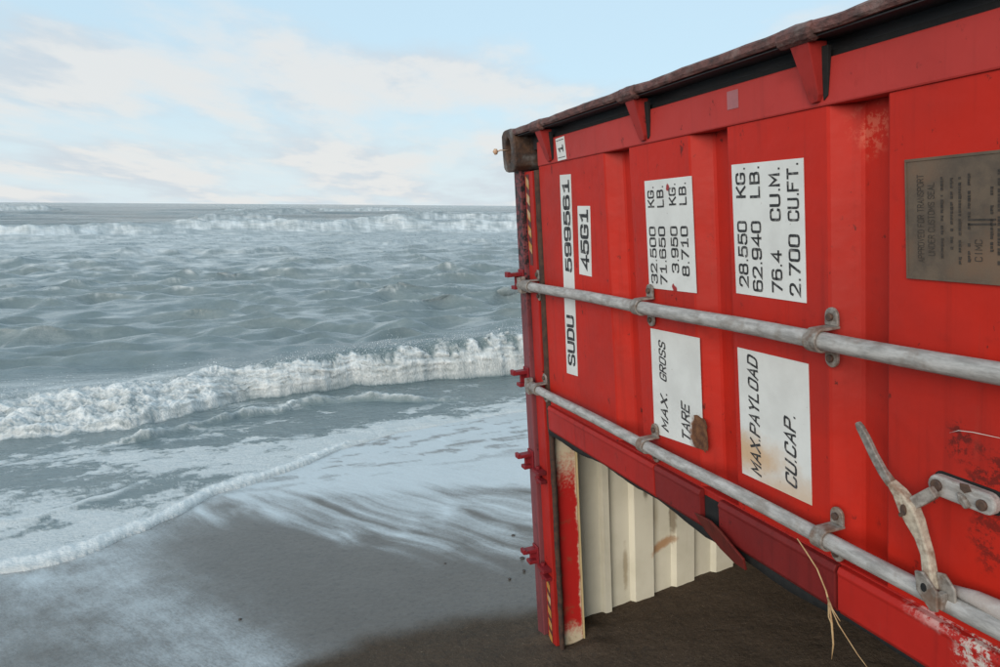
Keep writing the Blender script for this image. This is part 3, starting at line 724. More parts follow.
# ---- corner post: rusted rim, dark recess
pr = MB(True); rim = []
K = 90
random.seed(3)
us = [0.10 + i * (2.78 - 0.10) / K for i in range(K + 1)]
def rimdent(u):
    d = 0.0005 * math.sin(u * 23) + 0.0004 * math.sin(u * 57 + 1) + random.uniform(-0.0007, 0.0007)
    for hu in (0.365, 1.0, 1.652, 2.305): d += -0.0035 * math.exp(-((u - hu) / 0.04) ** 2) + 0.002 * math.exp(-((u - hu - 0.10) / 0.06) ** 2)
    return d
vs = []; sec = [(-0.063, -0.030), (-0.063, -0.050), (-0.058, -0.056), (-0.045, -0.056), (-0.039, -0.052), (-0.037, 0.02), (-0.058, 0.02)]
for u in us:
    d = rimdent(u)
    for j, (v, n) in enumerate(sec): vs.append((u, v + (d if j < 4 else d * 0.5), n + random.uniform(-0.001, 0.001)))
k = len(sec)
pr.add(vs, [(i * k + j, i * k + (j + 1) % k, (i + 1) * k + (j + 1) % k, (i + 1) * k + j) for i in range(K) for j in range(k)])
post = pr.build('corner_post', RIM, box_); post['label'] = 'rusted rim of the corner post above the door'
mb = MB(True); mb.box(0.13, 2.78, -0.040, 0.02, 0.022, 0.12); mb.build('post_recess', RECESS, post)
mb = MB(True); mb.box(0.14, 2.77, -0.0365, -0.034, -0.044, 0.021); mb.build('post_underside', RECESS, post)  # thin dark sheet painting the rim's shaded underside
mb = MB(True); mb.box(0.24, 2.65, -0.012, -0.001, 0.004, 0.021); mb.build('door_seal', RUBBER_SHADE, post)

# ---- the closed right-hand door
d_ = MB()
flats = [0.226, 0.745, 0.90, 1.205, 1.36, 1.675, 1.818, 2.13, 2.28, 2.62]
pf = [(0.226, 0.0)]
for i in range(1, 9, 2):
    a, b = flats[i], flats[i + 1]
    pf += [(a - 0.004, 0.0), (a + 0.002, 0.003), (a + 0.036, 0.044), (a + 0.043, 0.048), (b - 0.026, 0.048), (b - 0.020, 0.044), (b - 0.003, 0.003), (b + 0.002, 0.0)]
pf += [(2.62, 0.0)]
k = len(pf); vr = [0.0885, 0.25, 0.45, 0.65, 0.85, 1.012]
vs = [(u, v, n) for v in vr for (u, n) in pf]
d_.add(vs, [(j * k + i, j * k + i + 1, (j + 1) * k + i + 1, (j + 1) * k + i) for j in range(len(vr) - 1) for i in range(k - 1)])
d_.box(0.226, 2.62, 0.089, 1.011, 0.052, 0.062)
door = d_.build('door', RED, box_); door['label'] = 'closed red container door with recessed upright ribs, sooty at the handle'
mb = MB(); mb.box(0.226, 2.62, 0.0, 0.088, -0.005, 0.055); mb.build('top_rail', RAIL, door, 0.004)
mb = MB(); mb.box(0.228, 2.62, 1.012, 1.112, -0.004, 0.055); mb.build('bottom_rail', EDGE, door, 0.004)

def edge_strip(u0, u1, mat, lip=True):
    e = MB()
    sec = [(1.014, -0.0045), (1.014, -0.018), (1.026, -0.024), (1.034, -0.0215), (1.108, -0.0215), (1.120, -0.014), (1.120, 0.010), (1.114, 0.010), (1.114, -0.0045)]
    k = len(sec); vs = [(u, v, n) for u in (u0, u1) for (v, n) in sec]
    e.add(vs, [(j, (j + 1) % k, k + (j + 1) % k, k + j) for j in range(k)] + [tuple(range(k)), tuple(range(2 * k - 1, k - 1, -1))])
    return e.build('edge_strip', mat, door, 0.002)
edge_strip(0.24, 0.985, EDGE); edge_strip(0.992, 1.222, DARKRED); edge_strip(1.305, 1.705, DARKRED); edge_strip(1.712, 2.60, EDGE)
mb = MB(); mb.box(1.2225, 1.3045, 1.030, 1.1215, -0.0055, 0.008); mb.build('strip_gap', RUBBER_SHADE, door)  # black filler painted for the darkness inside the hole
# bent tongue torn out of the strip at the gap
mb = MB()
A = [(1.196, 1.086, -0.024), (1.290, 1.070, -0.040), (1.345, 1.078, -0.046), (1.405, 1.098, -0.050), (1.436, 1.112, -0.048), (1.430, 1.146, -0.038), (1.372, 1.156, -0.026), (1.300, 1.150, -0.016), (1.236, 1.124, -0.018)]
Bk = [(a, b, c + 0.007) for a, b, c in A]; k = len(A)
mb.add(A + Bk, [tuple(range(k)), tuple(range(2 * k - 1, k - 1, -1))] + [(i, (i + 1) % k, (i + 1) % k + k, i + k) for i in range(k)])
tf = mb.build('torn_tongue', mat_paint('rusty_dark_red_paint', (0.15, 0.016, 0.014), (0.10, 0.03, 0.02), (0.035, 0.012, 0.010), dirt=0.8), door, 0.002); tf['label'] = 'bent dark red tongue of metal torn from the door edge'
# rubber gasket along the door's free edge, torn and sagging
g = MB(); ring = []
K = 80
vs = []
for i in range(K + 1):
    u = 0.21 + i * (2.60 - 0.21) / K
    sag = 0.012 * math.sin(u * 5.2 + 0.6) + 0.006 * math.sin(u * 17) + random.uniform(-0.002, 0.002)
    b = 1.141 + sag * 0.8
    for (v, n) in ((1.1135, 0.004), (1.1205, -0.006), (b - 0.004, -0.010), (b, 0.002), (b - 0.003, 0.030), (1.1135, 0.040)): vs.append((u, v, n))
g.add(vs, [(i * 6 + j, i * 6 + (j + 1) % 6, (i + 1) * 6 + (j + 1) % 6, (i + 1) * 6 + j) for i in range(K) for j in range(6)])
g.build('rubber_gasket', RUBBER_SHADE, door, smooth=True)

# hinges
def hinge(u):
    h = MB(True)
    pts = [(u - 0.022, -0.030), (u + 0.028, -0.030), (u + 0.024, 0.015), (u + 0.018, 0.066), (u + 0.011, 0.078), (u - 0.006, 0.080), (u - 0.012, 0.070), (u - 0.016, 0.015)]
    n0 = [-0.050, -0.050, -0.036, -0.018, -0.014, -0.014, -0.018, -0.036]
    h.prism(pts, n0, [-0.0052] * 8)
    o = h.build('hinge', HINGE, door, 0.003); o.data.materials.append(RIM); o.data.materials.append(RUBBER_SHADE)
    kn = MB(True); kn.tube([(u - 0.048, -0.046, -0.047), (u - 0.044, -0.046, -0.047), (u + 0.040, -0.046, -0.047), (u + 0.044, -0.046, -0.047)], [0.014, 0.019, 0.019, 0.014], 12)
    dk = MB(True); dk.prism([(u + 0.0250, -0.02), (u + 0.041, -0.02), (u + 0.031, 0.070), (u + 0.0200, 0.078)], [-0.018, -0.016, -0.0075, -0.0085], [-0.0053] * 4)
    bm = bmesh.new(); bm.from_mesh(o.data)                     # knuckle and the black plate standing in for the gap's shade belong to the hinge mesh
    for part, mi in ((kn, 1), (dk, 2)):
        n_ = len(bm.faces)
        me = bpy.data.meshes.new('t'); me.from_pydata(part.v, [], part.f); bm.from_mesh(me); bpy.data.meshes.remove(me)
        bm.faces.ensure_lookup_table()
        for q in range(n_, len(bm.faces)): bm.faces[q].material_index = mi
    bmesh.ops.recalc_face_normals(bm, faces=bm.faces); bm.to_mesh(o.data); bm.free()
    return o
for hu in (0.345, 1.0, 1.652, 2.305): hinge(hu)

# ---- locking rods with their guides, cams
def rod(v, rr, guides):
    b = MB(True); K = 24
    b.tube([(0.075 + i * (2.80 - 0.075) / K, v + 0.0015 * math.sin(i * 0.9), -0.045) for i in range(K + 1)], rr, 20)
    o = b.build('lock_rod', GALV, box_, smooth=True)
    c = MB(True)                                     # cam end
    c.tube([(0.045, v, -0.045), (0.060, v, -0.045), (0.13, v, -0.045), (0.145, v, -0.045)], [rr * 0.9, rr * 1.2, rr * 1.25, rr * 1.05], 14)
    c.prism([(0.055, v - 0.030), (0.085, v - 0.034), (0.09, v + 0.034), (0.055, v + 0.026)], -0.062, -0.034)
    c.build('rod_cam', GALVB, o, 0.003)
    for gu in guides:
        q = MB(True); seg = 12; w = 0.017; R1 = rr + 0.0065
        vs = []; fs = []
        for i in range(seg + 1):
            t = math.pi * i / seg
            for R in (rr + 0.0008, R1):
                for uu in (gu - w, gu + w):
                    vs.append((uu, v - R * math.cos(t), -0.045 - R * math.sin(t)))
        for uu_off in (0,):
            for i in range(seg):
                a = i * 4; fs += [(a + 2, a + 3, a + 7, a + 6), (a, a + 4, a + 5, a + 1), (a, a + 2, a + 6, a + 4), (a + 1, a + 5, a + 7, a + 3)]
        q.add(vs, fs)
        for sg in (-1, 1):
            q.box(gu - w, gu + w, *sorted((v + sg * (rr + 0.0005), v + sg * (rr + 0.0062))), -0.046, -0.004)
            # ear with its bolt hole
            cv = v + sg * (rr + 0.026)
            ear = [(gu - w, v + sg * (rr + 0.0065)), (gu + w, v + sg * (rr + 0.0065))] + [(gu + w * math.cos(t), cv + sg * w * math.sin(t)) for t in [math.pi * i / 8 for i in range(9)]]
            q.prism(ear, -0.012, -0.0055)
        br = q.build('rod_bracket', GALVB, o, 0.0015)
        bl = MB(True)
        for sg in (-1, 1): bl.disc((gu, v + sg * (rr + 0.024)), 0.0085, -0.019, -0.0122, 8)
        # bolts are joined to the bracket as a second material
        me = bpy.data.meshes.new('t'); me.from_pydata(bl.v, [], bl.f)
        br.data.materials.append(BOLT)
        bm = bmesh.new(); bm.from_mesh(br.data); n_ = len(bm.faces); bm.from_mesh(me)
        bm.faces.ensure_lookup_table()
        for fidx in range(n_, len(bm.faces)): bm.faces[fidx].material_index = 1
        bmesh.ops.recalc_face_normals(bm, faces=bm.faces[n_:]); bm.to_mesh(br.data); bm.free(); bpy.data.meshes.remove(me)
    return o
V1, V2 = 0.537, 0.950
rod1 = rod(V1, 0.0180, (0.155, 0.995, 1.690, 2.42)); rod2 = rod(V2, 0.0166, (0.150, 0.985, 1.700, 2.42))
rod1['label'] = 'grey locking rod across the middle of the door'; rod2['label'] = 'grey locking rod along the lower edge of the door'

# ---- handle: flat grip, forged arm, hub on the lower rod
def bar(mb, pts, widths, n0, n1):
    """flat bar along pts (u, v) with widths and per-point front depth"""
    L = []; Rr = []
    for i, p in enumerate(pts):
        a = Vector(pts[max(i - 1, 0)]); b = Vector(pts[min(i + 1, len(pts) - 1)]); d = (b - a).normalized(); nrm = Vector((-d.y, d.x))
        L.append(tuple(Vector(p) + nrm * widths[i])); Rr.append(tuple(Vector(p) - nrm * widths[i]))
    k = len(pts)
    vs = [(L[i][0], L[i][1], n0[i]) for i in range(k)] + [(Rr[i][0], Rr[i][1], n0[i]) for i in range(k)] + [(L[i][0], L[i][1], n1[i]) for i in range(k)] + [(Rr[i][0], Rr[i][1], n1[i]) for i in range(k)]
    fs = []
    for i in range(k - 1):
        fs += [(i, i + 1, k + i + 1, k + i), (2 * k + i, 3 * k + i, 3 * k + i + 1, 2 * k + i + 1), (i, 2 * k + i, 2 * k + i + 1, i + 1), (k + i, k + i + 1, 3 * k + i + 1, 3 * k + i)]
    fs += [(0, k, 3 * k, 2 * k), (k - 1, 3 * k - 1, 4 * k - 1, 2 * k - 1)]
    mb.add(vs, fs)
arm = MB(True)
ap = [(1.876, 0.768), (1.896, 0.782), (1.915, 0.805), (1.925, 0.826), (1.938, 0.850), (1.951, 0.875), (1.962, 0.905), (1.968, 0.930)]
bar(arm, ap, [0.006, 0.010, 0.016, 0.015, 0.010, 0.0085, 0.010, 0.011], [-0.062, -0.064, -0.064, -0.060, -0.058, -0.060, -0.066, -0.068], [-0.046, -0.044, -0.042, -0.040, -0.040, -0.042, -0.048, -0.052])
handle = arm.build('door_handle', FORGED, box_, 0.003); handle['label'] = 'chipped cream and grey door handle hanging askew on the lower rod'
gp = MB(True); gpp = [(1.802, 0.676), (1.808, 0.684), (1.822, 0.702), (1.840, 0.729), (1.860, 0.754), (1.880, 0.772)]
bar(gp, gpp, [0.004, 0.0075, 0.0085, 0.0085, 0.009, 0.007], [-0.060] * 5 + [-0.0625], [-0.051] * 5 + [-0.047])
gp.build('grip', GALVB, handle, 0.002)
ht = MB(True); ht.disc((1.914, 0.806), 0.008, -0.0665, -0.0645, 12, 0.8, 1.3); ht.disc((1.907, 0.818), 0.004, -0.065, -0.0635, 8); ht.build('rust_hole', BOLT, handle)
er = MB(True); bar(er, [(1.915, 0.800), (1.930, 0.786), (1.945, 0.772), (1.953, 0.764)], [0.010, 0.011, 0.011, 0.010], [-0.058, -0.052, -0.046, -0.044], [-0.046, -0.040, -0.034, -0.032]); er.build('arm_lug', GALVB, handle, 0.002)
hb = MB(True)
hb.prism([(1.946, 0.902), (1.962, 0.898), (1.990, 0.922), (1.992, 0.958), (1.978, 0.962), (1.950, 0.936)], -0.0755, -0.0695)
hb.prism([(1.972, 0.898), (1.988, 0.895), (2.008, 0.915), (2.010, 0.948), (1.998, 0.952), (1.976, 0.930)], -0.0560, -0.0505)
hb.box(1.984, 1.996, 0.925, 0.955, -0.0695, -0.0560)
hb.build('hub_fork', GALVB, handle, 0.002)
hh = MB(True); hh.disc((1.966, 0.924), 0.007, -0.0770, -0.0757, 12, 0.8, 1.1); hh.build('fork_hole', RUBBER_SHADE, handle)
gd = MB(True); gd.tube([(1.985, 0.926, -0.040), (2.03, 0.924, -0.034), (2.09, 0.926, -0.031), (2.20, 0.925, -0.030), (2.40, 0.926, -0.030)], [0.008, 0.013, 0.017, 0.015, 0.016], 14)
gd.build('handle_guide', mat_plain('whitewashed_pink_paint', (0.45, 0.42, 0.40), (0.33, 0.27, 0.25), 0.65, 0, 30, 1.0, 0.5, 0.004, (1, 1, 1), (0.50, 0.47, 0.43), 0.8), handle, smooth=True)
# catch plate the handle should lie in
cp = MB(True)
cpts = []
for cu, cv, a0 in ((2.030, 0.764, -90), (1.938, 0.762, 90)):
    for i in range(9):
        t = math.radians(a0 + i * 22.5); cpts.append((cu + 0.0165 * math.cos(t), cv + 0.0185 * math.sin(t)))
cp.prism(cpts, -0.020, -0.002)
catch = cp.build('handle_catch', GALV, box_, 0.004); catch['label'] = 'rounded grey catch plate with two dark bolts beside the handle'
for (cu, cv, rr_) in ((1.942, 0.760, 0.011), (2.026, 0.766, 0.010)):
    b = MB(True); b.disc((cu, cv), rr_, -0.026, -0.0202, 10); b.build('bolt', BOLT, catch, 0.002)
b = MB(True); b.prism([(1.985, 0.742), (2.000, 0.740), (2.006, 0.750), (1.994, 0.757), (1.986, 0.752)], -0.0215, -0.0202); b.build('catch_slot', BOLT, catch)
b = MB(True); b.prism([(1.984, 0.757), (1.996, 0.760), (2.008, 0.775), (2.000, 0.782), (1.988, 0.772)], -0.029, -0.0202); b.build('catch_tab', GALVB, catch, 0.003)
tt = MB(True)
tt.prism([(c[0] + (0.003 if c[0] > 1.98 else -0.003), c[1] + (0.003 if c[1] > 0.763 else -0.003)) for c in cpts], -0.0012, -0.0006); tt.build('catch_painted_shadow', RUBBER_SHADE, catch)  # black sheet painting the shadow round the catch plate

# ---- labels and lettering
def quadpt(q, a, b):
    """a: 0..1 left to right along u, b: 0..1 downwards along v"""
    TL, TR, BR, BL = [Vector(p) for p in q]
    p = (TL * (1 - a) + TR * a) * (1 - b) + (BL * (1 - a) + BR * a) * b
    return p.x, p.y

GLY = {
 '0': [[(1, 0), (3, 0), (3.75, .3), (4, 1), (4, 5), (3.75, 5.7), (3, 6), (1, 6), (.25, 5.7), (0, 5), (0, 1), (.25, .3), 'c']],
 '1': [[(.6, 4.7), (2.1, 6), (2.1, 0)], [(.5, 0), (3.7, 0)]],
 '2': [[(0, 4.6), (.3, 5.6), (1, 6), (3, 6), (3.75, 5.6), (4, 4.8), (4, 4), (3.5, 3.1), (0, 0), (4.1, 0)]],
 '3': [[(0, 5), (.3, 5.7), (1, 6), (3, 6), (3.8, 5.6), (4, 4.9), (4, 4.2), (3.7, 3.4), (3, 3.1), (1.4, 3.1)], [(3, 3.1), (3.75, 2.8), (4, 2.1), (4, 1), (3.75, .3), (3, 0), (1, 0), (.25, .3), (0, 1)]],
 '4': [[(3, 0), (3, 6), (0, 1.7), (4.3, 1.7)]],
 '5': [[(3.8, 6), (.4, 6), (.2, 3.2), (1, 3.75), (3, 3.75), (3.75, 3.4), (4, 2.6), (4, 1), (3.75, .3), (3, 0), (1, 0), (.25, .3), (0, 1)]],
 '6': [[(3.8, 5.2), (3.5, 5.8), (3, 6), (1, 6), (.25, 5.7), (0, 5), (0, 1), (.25, .3), (1, 0), (3, 0), (3.75, .3), (4, 1), (4, 2.5), (3.75, 3.2), (3, 3.5), (1, 3.5), (.2, 3.0)]],
 '7': [[(0, 6), (4, 6), (1.3, 0)]],
 '8': [[(1, 3.2), (.3, 3.5), (.1, 4.2), (.1, 5.1), (.4, 5.8), (1, 6), (3, 6), (3.6, 5.8), (3.9, 5.1), (3.9, 4.2), (3.7, 3.5), (3, 3.2), 'c'], [(1, 3.2), (.25, 2.9), (0, 2.2), (0, .9), (.25, .3), (1, 0), (3, 0), (3.75, .3), (4, .9), (4, 2.2), (3.75, 2.9), (3, 3.2), 'c']],
 '9': [[(.2, .8), (.5, .2), (1, 0), (3, 0), (3.75, .3), (4, 1), (4, 5), (3.75, 5.7), (3, 6), (1, 6), (.25, 5.7), (0, 5), (0, 3.5), (.25, 2.8), (1, 2.5), (3, 2.5), (3.8, 3.0)]],
 '.': [[(0.1, 0), (0.9, 0)]], ' ': [],
 'K': [[(0, 0), (0, 6)], [(3.9, 6), (0, 2.3)], [(1.4, 3.6), (4.1, 0)]], 'L': [[(0, 6), (0, 0), (3.7, 0)]],
 'G': [[(4, 4.8), (3.75, 5.7), (3, 6), (1, 6), (.25, 5.7), (0, 5), (0, 1), (.25, .3), (1, 0), (3, 0), (3.75, .3), (4, 1), (4, 2.7), (2.2, 2.7)]],
 'B': [[(0, 0), (0, 6), (2.9, 6), (3.7, 5.6), (3.9, 4.6), (3.6, 3.6), (2.9, 3.2), (0, 3.2)], [(2.9, 3.2), (3.8, 2.8), (4, 1.6), (3.8, .4), (2.9, 0), (0, 0)]],
 'C': [[(4, 4.7), (3.75, 5.7), (3, 6), (1, 6), (.25, 5.7), (0, 5), (0, 1), (.25, .3), (1, 0), (3, 0), (3.75, .3), (4, 1.3)]],
 'U': [[(0, 6), (0, 1), (.25, .3), (1, 0), (3, 0), (3.75, .3), (4, 1), (4, 6)]], 'M': [[(0, 0), (0, 6), (2.1, 2), (4.2, 6), (4.2, 0)]],
 'F': [[(0, 0), (0, 6), (3.8, 6)], [(0, 3.2), (3, 3.2)]], 'T': [[(0, 6), (4, 6)], [(2, 6), (2, 0)]],
 'S': [[(3.9, 4.9), (3.6, 5.7), (3, 6), (1, 6), (.25, 5.7), (0, 4.9), (.1, 3.9), (.9, 3.3), (3.1, 2.7), (3.9, 2.1), (4, 1.1), (3.75, .3), (3, 0), (1, 0), (.25, .3), (0, 1.1)]],
 'D': [[(0, 0), (2.6, 0), (3.6, .5), (4, 1.5), (4, 4.5), (3.6, 5.5), (2.6, 6), (0, 6), 'c']], 'A': [[(0, 0), (2, 6), (4, 0)], [(.7, 2), (3.3, 2)]],
 'X': [[(0, 0), (4, 6)], [(0, 6), (4, 0)]], 'P': [[(0, 0), (0, 6), (3, 6), (3.8, 5.6), (4, 4.5), (3.8, 3.3), (3, 2.9), (0, 2.9)]],
 'Y': [[(0, 6), (2, 3), (4, 6)], [(2, 3), (2, 0)]], 'R': [[(0, 0), (0, 6), (3, 6), (3.8, 5.6), (4, 4.5), (3.8, 3.4), (3, 3), (0, 3)], [(2, 3), (4, 0)]],
 'E': [[(3.8, 6), (0, 6), (0, 0), (3.8, 0)], [(0, 3.1), (3, 3.1)]], 'I': [[(2, 0), (2, 6)]], 'N': [[(0, 0), (0, 6), (4, 0), (4, 6)]], 'V': [[(0, 6), (2, 0), (4, 6)]]}
GLY['O'] = GLY['0']

def text_mesh(txt, th, shear, spacing):
    """painted lettering as flat strokes; returns verts (x, y, layer) and faces"""
    vs = []; fs = []; x0 = 0.0; lay = 0
    for ch in txt:
        for st in GLY[ch]:
            closed = st[-1] == 'c'; P = [Vector(p) for p in (st[:-1] if closed else st)]; k = len(P)
            if not closed:                                     # square ends
                e = (P[0] - P[1]).normalized() * th * (0.5 if ch != '.' else 0.0); f = (P[-1] - P[-2]).normalized() * th * (0.5 if ch != '.' else 0.0)
                P[0] = P[0] + e * 0.9; P[-1] = P[-1] + f * 0.9
            b = len(vs)
            for i_ in range(k):
                a = P[i_ - 1] if (closed or i_ > 0) else None; c = P[(i_ + 1) % k] if (closed or i_ < k - 1) else None
                d1 = (P[i_] - a).normalized() if a is not None else None; d2 = (c - P[i_]).normalized() if c is not None else None
                d1 = d2 if d1 is None else d1; d2 = d1 if d2 is None else d2
                n1 = Vector((-d1.y, d1.x)); n2 = Vector((-d2.y, d2.x)); m = n1 + n2
                m = m.normalized() if m.length > 1e-4 else n1
                L = th * 0.5 / max(0.5, m.dot(n1))
                for sg in (1, -1):
                    q = P[i_] + m * L * sg
                    vs.append((x0 + q.x + shear * q.y, q.y, lay))
            for i_ in range(k if closed else k - 1):
                j_ = (i_ + 1) % k; fs.append((b + 2 * i_, b + 2 * i_ + 1, b + 2 * j_ + 1, b + 2 * j_))
            lay += 1
        x0 += {'.': 2.3, ' ': 3.0, '1': 5.6, 'M': 6.0}.get(ch, 5.7) * spacing
    return vs, fs

def letter(mb, q, txt, a0, a1, b0, b1, n, bold=1.0, shear=0.0, spacing=1.0):
    """text reads upwards: its baseline on a1, its tops on a0, starting at b1"""
    vs, fs = text_mesh(txt, bold, shear, spacing)
    xs = [v[0] for v in vs]; x0, x1 = min(xs), max(xs); y0, y1 = -bold / 2, 6 + bold / 2
    out = []
    for v in vs:
        a = a1 - (v[1] - y0) / (y1 - y0) * (a1 - a0); b = b1 - (v[0] - x0) / (x1 - x0) * (b1 - b0)
        u, w = quadpt(q, a, b); out.append((u, w, n - 0.00003 * (v[2] % 4)))
    mb.add(out, fs)

def label(name, q, lines, text, n=-0.0018, mat=None, bold=1.4, shear=0.0, ink=None, base=0.0):
    b = MB(True); b.prism(q, n, base - 0.0004); o = b.build(name, mat or LABEL, box_)
    o['label'] = text
    for (txt, a0, a1, b0, b1) in lines:
        t = MB(True); letter(t, q, txt, a0, a1, b0, b1, n - 0.0007, bold, shear, 1.0)
        t.build('lettering', ink or INK, o)
    return o
label('label', [(0.409, 0.132), (0.498, 0.135), (0.448, 0.848), (0.355, 0.853)], [('599561', 0.22, 0.86, 0.025, 0.475), ('SUDU', 0.16, 0.86, 0.69, 0.955)], 'long narrow white label reading SUDU 599561')
label('label', [(0.537, 0.243), (0.630, 0.246), (0.611, 0.478), (0.518, 0.474)], [('45G1', 0.18, 0.86, 0.05, 0.94)], 'short white label reading 45G1')
l1 = label('label', [(0.403, 0.008), (0.475, 0.006), (0.484, 0.083), (0.412, 0.084)], [('1', 0.22, 0.80, 0.34, 0.66)], 'small square white label reading 1', n=-0.0068, base=-0.0052)
Q = [(0.403, 0.008), (0.475, 0.006), (0.484, 0.083), (0.412, 0.084)]
for b0, b1 in ((0.10, 0.13), (0.86, 0.89)):
    t = MB(True); t.prism([quadpt(Q, 0.08, b0), quadpt(Q, 0.92, b0), quadpt(Q, 0.92, b1), quadpt(Q, 0.08, b1)], -0.0076, -0.0069)
    t.build('label_border', INK, l1)
label('label', [(0.982, 0.188), (1.212, 0.189), (1.215, 0.486), (0.981, 0.489)],
      [('KG.', .06, .21, .06, .25), ('LB.', .27, .42, .06, .25), ('KG.', .53, .68, .05, .24), ('LB.', .74, .89, .05, .24),
       ('32.500', .06, .21, .42, .955), ('71.650', .27, .42, .42, .955), ('3.950', .53, .68, .42, .84), ('8.710', .74, .89, .42, .86)], 'white label reading 32.500 KG and 71.650 LB', bold=1.15)
label('label', [(1.375, 0.175), (1.608, 0.18), (1.611, 0.476), (1.379, 0.473)],
      [('KG.', .06, .21, .03, .26), ('LB.', .27, .42, .03, .26), ('CU.M.', .55, .70, .05, .43), ('CU.FT.', .79, .94, .03, .43),
       ('28.550', .06, .21, .43, .95), ('62.940', .27, .42, .43, .965), ('76.4', .55, .70, .64, .955), ('2.700', .79, .94, .52, .97)], 'white label reading 28.550 KG and 62.940 LB', bold=1.15)
label('label', [(0.976, 0.607), (1.220, 0.603), (1.219, 0.907), (0.970, 0.925)], [('GROSS', .17, .32, .09, .47), ('MAX.', .17, .32, .58, .95), ('TARE', .60, .77, .60, .95)],
      'white label reading MAX. GROSS with a rusty scrape over it', bold=1.15, shear=0.28)
label('label', [(1.377, 0.604), (1.614, 0.605), (1.619, 0.918), (1.382, 0.919)], [('MAX.PAYLOAD', .15, .31, .03, .965), ('CU.CAP.', .66, .82, .40, .93)],
      'white label reading MAX.PAYLOAD and CU.CAP. with rust stains', bold=1.15, shear=0.28)
# rusty scab hanging over the label
sc = MB(True); random.seed(5)
def ragged(cu, cv, hu, hv, k=22):
    return [(cu + hu * (1 + random.uniform(-.22, .16)) * math.copysign(abs(math.cos(t)) ** 0.55, math.cos(t)), cv + hv * (1 + random.uniform(-.2, .14)) * math.copysign(abs(math.sin(t)) ** 0.55, math.sin(t))) for t in [2 * math.pi * i / k for i in range(k)]]
sc.prism(ragged(1.208, 0.866, 0.034, 0.046), -0.0042, -0.0022)
scab = sc.build('rust_scab', mat_plain('flaking_rust', (0.075, 0.03, 0.018), (0.19, 0.085, 0.04), 0.85, 0, 48, 1.0, 0.8, 0.006), box_, 0.002)
mb = MB(True); mb.box(1.372, 1.412, 0.012, 0.052, -0.0062, -0.0053); mb.build('faded_sticker', TEAL, box_)
# consolidated data plate
PQ = [(1.856, 0.206), (2.150, 0.206), (2.155, 0.410), (1.862, 0.408)]
dp = label('data_plate', PQ, [('APPROVED FOR TRANSPORT', .080, .125, .13, .86), ('UNDER CUSTOMS SEAL', .150, .195, .20, .80), ('CIMC', .440, .485, .66, .83)], 'tarnished brown metal data plate with faint stamped text', n=-0.004, mat=PLATE, bold=0.8, ink=BROWNINK)
t = MB(True); random.seed(12)
cols = [.235, .295, .345, .40, .53, .57, .62, .665, .72, .77, .82, .87, .92]
for a in cols:
    b = random.uniform(0.08, 0.25); e = random.uniform(0.75, 0.95)
    while b < e:
        l = random.uniform(0.012, 0.04)
        if random.random() < 0.7:
            t.prism([quadpt(PQ, a, b), quadpt(PQ, a + random.uniform(.008, .018), b), quadpt(PQ, a + .014, b + l * 0.8), quadpt(PQ, a, b + l * 0.8)], -0.0049, -0.0042)
        b += l
for a0, a1, b0, b1 in ((.40, .56, .50, .515), (.40, .56, .535, .55)):
    t.prism([quadpt(PQ, a0, b0), quadpt(PQ, a1, b0), quadpt(PQ, a1, b1), quadpt(PQ, a0, b1)], -0.0049, -0.0042)
t.build('stamped_lines', BROWNINK, dp)
t = MB(True)
for a0, a1, b0, b1 in ((0, 1, -.004, .018), (0, 1, .982, 1.004), (0, .012, .02, .98)):
    t.prism([quadpt(PQ, a0, b0), quadpt(PQ, a1, b0), quadpt(PQ, a1, b1), quadpt(PQ, a0, b1)], -0.0055, -0.0041)
t.build('plate_rim', PLATE, dp)

# ------------------------------------------------------------------ loose things
def world_thing(name, mb, mat, lbl, cat, smooth=True, group=None):
    o = mb.build(name, mat, None, smooth=smooth); o.matrix_world = MC; tag(o, lbl, cat, group); return o
st = MB(True)
stem = [(1.640, 0.972, -0.060), (1.655, 0.995, -0.052), (1.675, 1.030, -0.040), (1.702, 1.066, -0.042), (1.714, 1.082, -0.046), (1.722, 1.130, -0.046), (1.730, 1.170, -0.050), (1.727, 1.205, -0.052)]
st.tube(stem, [0.0012, 0.0016, 0.0016, 0.0018, 0.0022, 0.0024, 0.0019, 0.0008], 6)
st.tube([(1.712, 1.076, -0.046), (1.735, 1.088, -0.056), (1.760, 1.100, -0.060)], [0.0016, 0.0018, 0.0005], 6)
st.tube([(1.716, 1.090, -0.046), (1.745, 1.118, -0.050), (1.800, 1.150, -0.056), (1.828, 1.160, -0.060)], [0.0014, 0.0013, 0.0010, 0.0005], 6)
st.tube([(1.714, 1.086, -0.047), (1.724, 1.110, -0.056), (1.738, 1.118, -0.062)], [0.0012, 0.0012, 0.0004], 6)
world_thing('dry_grass_stalk', st, STRAW, 'dry straw stalk caught under the lower rod, hanging over the sand', 'straw')
fb = MB(True); fb.tube([(1.955, 0.665, -0.010), (1.975, 0.655, -0.014), (2.00, 0.652, -0.012), (2.05, 0.650, -0.010)], [0.0003, 0.0008, 0.0008, 0.0004], 5)
world_thing('white_fibre', fb, WHITEF, 'thin pale fibre stuck across the sooty red door above the catch plate', 'fibre')

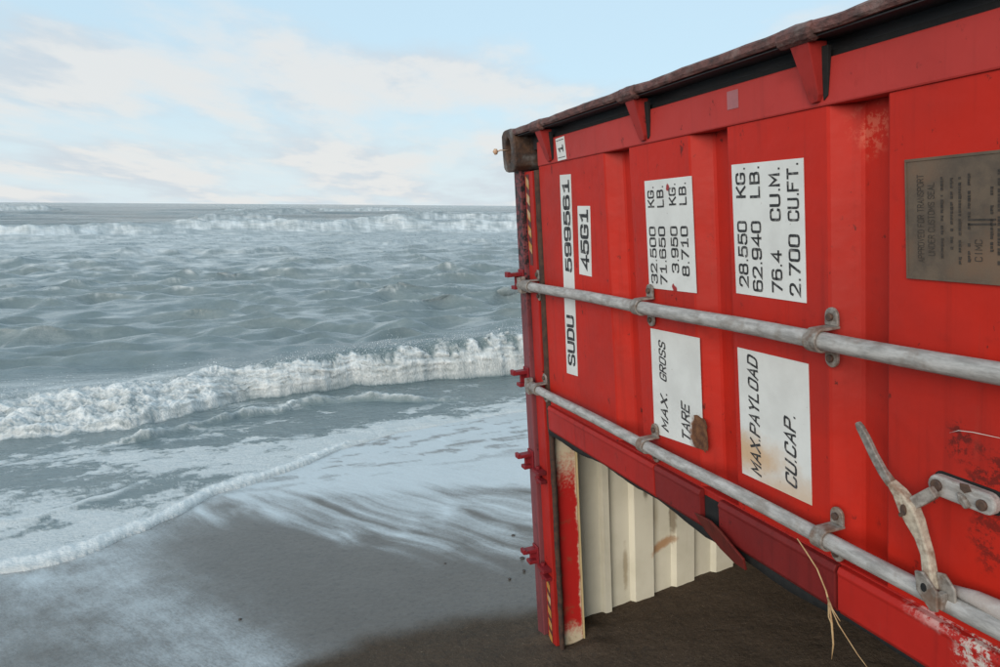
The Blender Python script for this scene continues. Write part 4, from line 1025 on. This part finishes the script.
random.seed(21)
def pebble(x, y, rad, lbl):
    bm = bmesh.new(); bmesh.ops.create_icosphere(bm, subdivisions=2, radius=1.0)
    for v in bm.verts: v.co = Vector((v.co.x * random.uniform(.9, 1.15), v.co.y * random.uniform(.8, 1.0), v.co.z * 0.6)) * rad
    me = bpy.data.meshes.new('pebble'); bm.to_mesh(me); bm.free(); me.materials.append(PEB)
    o = bpy.data.objects.new('pebble', me); C.objects.link(o); o.location = (x, y, float(sand_z(np.array([x]), np.array([y]))[0]) + rad * 0.3)
    tag(o, lbl, 'pebble', 'dark pebbles on the wet sand')
for x, y, r_, w in ((0.135, 3.96, 0.014, 'largest dark pebble on the foamy sand just left of the container foot'), (0.09, 4.30, 0.012, 'dark pebble farthest up by the foam, left of the container frame'),
                (0.14, 3.80, 0.010, 'dark pebble close against the container frame, below the largest one'), (0.06, 3.72, 0.009, 'small dark pebble on wet sand, a hand width left of the container foot'),
                (-0.30, 3.95, 0.008, 'lone dark pebble in the middle of the bare wet sand'), (-1.25, 3.35, 0.008, 'dark pebble far left on the wet sand near the foam streaks')):
    pebble(x, y, r_, w)

# spray thrown up from the crest of the near breaker
rs = np.random.RandomState(9); vs = []; fs = []
tet = np.array([(1, 1, 1), (1, -1, -1), (-1, 1, -1), (-1, -1, 1)]) * 0.6
for i in range(15000):
    r = rs.uniform(-3.0, 6.0); left = 1 if r < 0.6 else 0
    s = float(np.interp(r, [-1.55, -0.47, 0.1, 0.69, 1.84, 3.12, 4.15, 8], [7.9, 7.82, 8.1, 8.45, 8.62, 8.66, 8.62, 8.8])) + rs.uniform(0.0, 0.95 if left else 0.42)
    H = float(np.interp(r, [-4, -1.5, 0.5, 2, 4, 9], [0.28, 0.31, 0.34, 0.42, 0.50, 0.5]))
    pl = 0.5 + 0.5 * math.sin(r * 5.1 + 1.7 * math.sin(r * 2.3)) * math.sin(r * 1.9)
    z = SEA_Z + H * rs.uniform(0.5, 1.05) + abs(rs.normal(0, 0.015 + 0.085 * pl * pl))
    x = ER[0] * r + ES[0] * s; y = ER[1] * r + ES[1] * s
    sz = 0.0024 * math.exp(rs.normal(0, 0.45))
    b = len(vs); vs += [tuple(np.array((x, y, z)) + t_ * sz) for t_ in tet]; fs += [(b, b + 1, b + 2), (b, b + 3, b + 1), (b, b + 2, b + 3), (b + 1, b + 3, b + 2)]
me = bpy.data.meshes.new('sea_spray'); me.from_pydata(vs, [], fs)
me.materials.append(mat_plain('spray_droplets', (0.75, 0.76, 0.76), (0.8, 0.8, 0.8), 0.4)); spray = bpy.data.objects.new('sea_spray', me); C.objects.link(spray)
spray['kind'] = 'stuff'; spray['label'] = 'fine white spray over the crest of the near breaker'
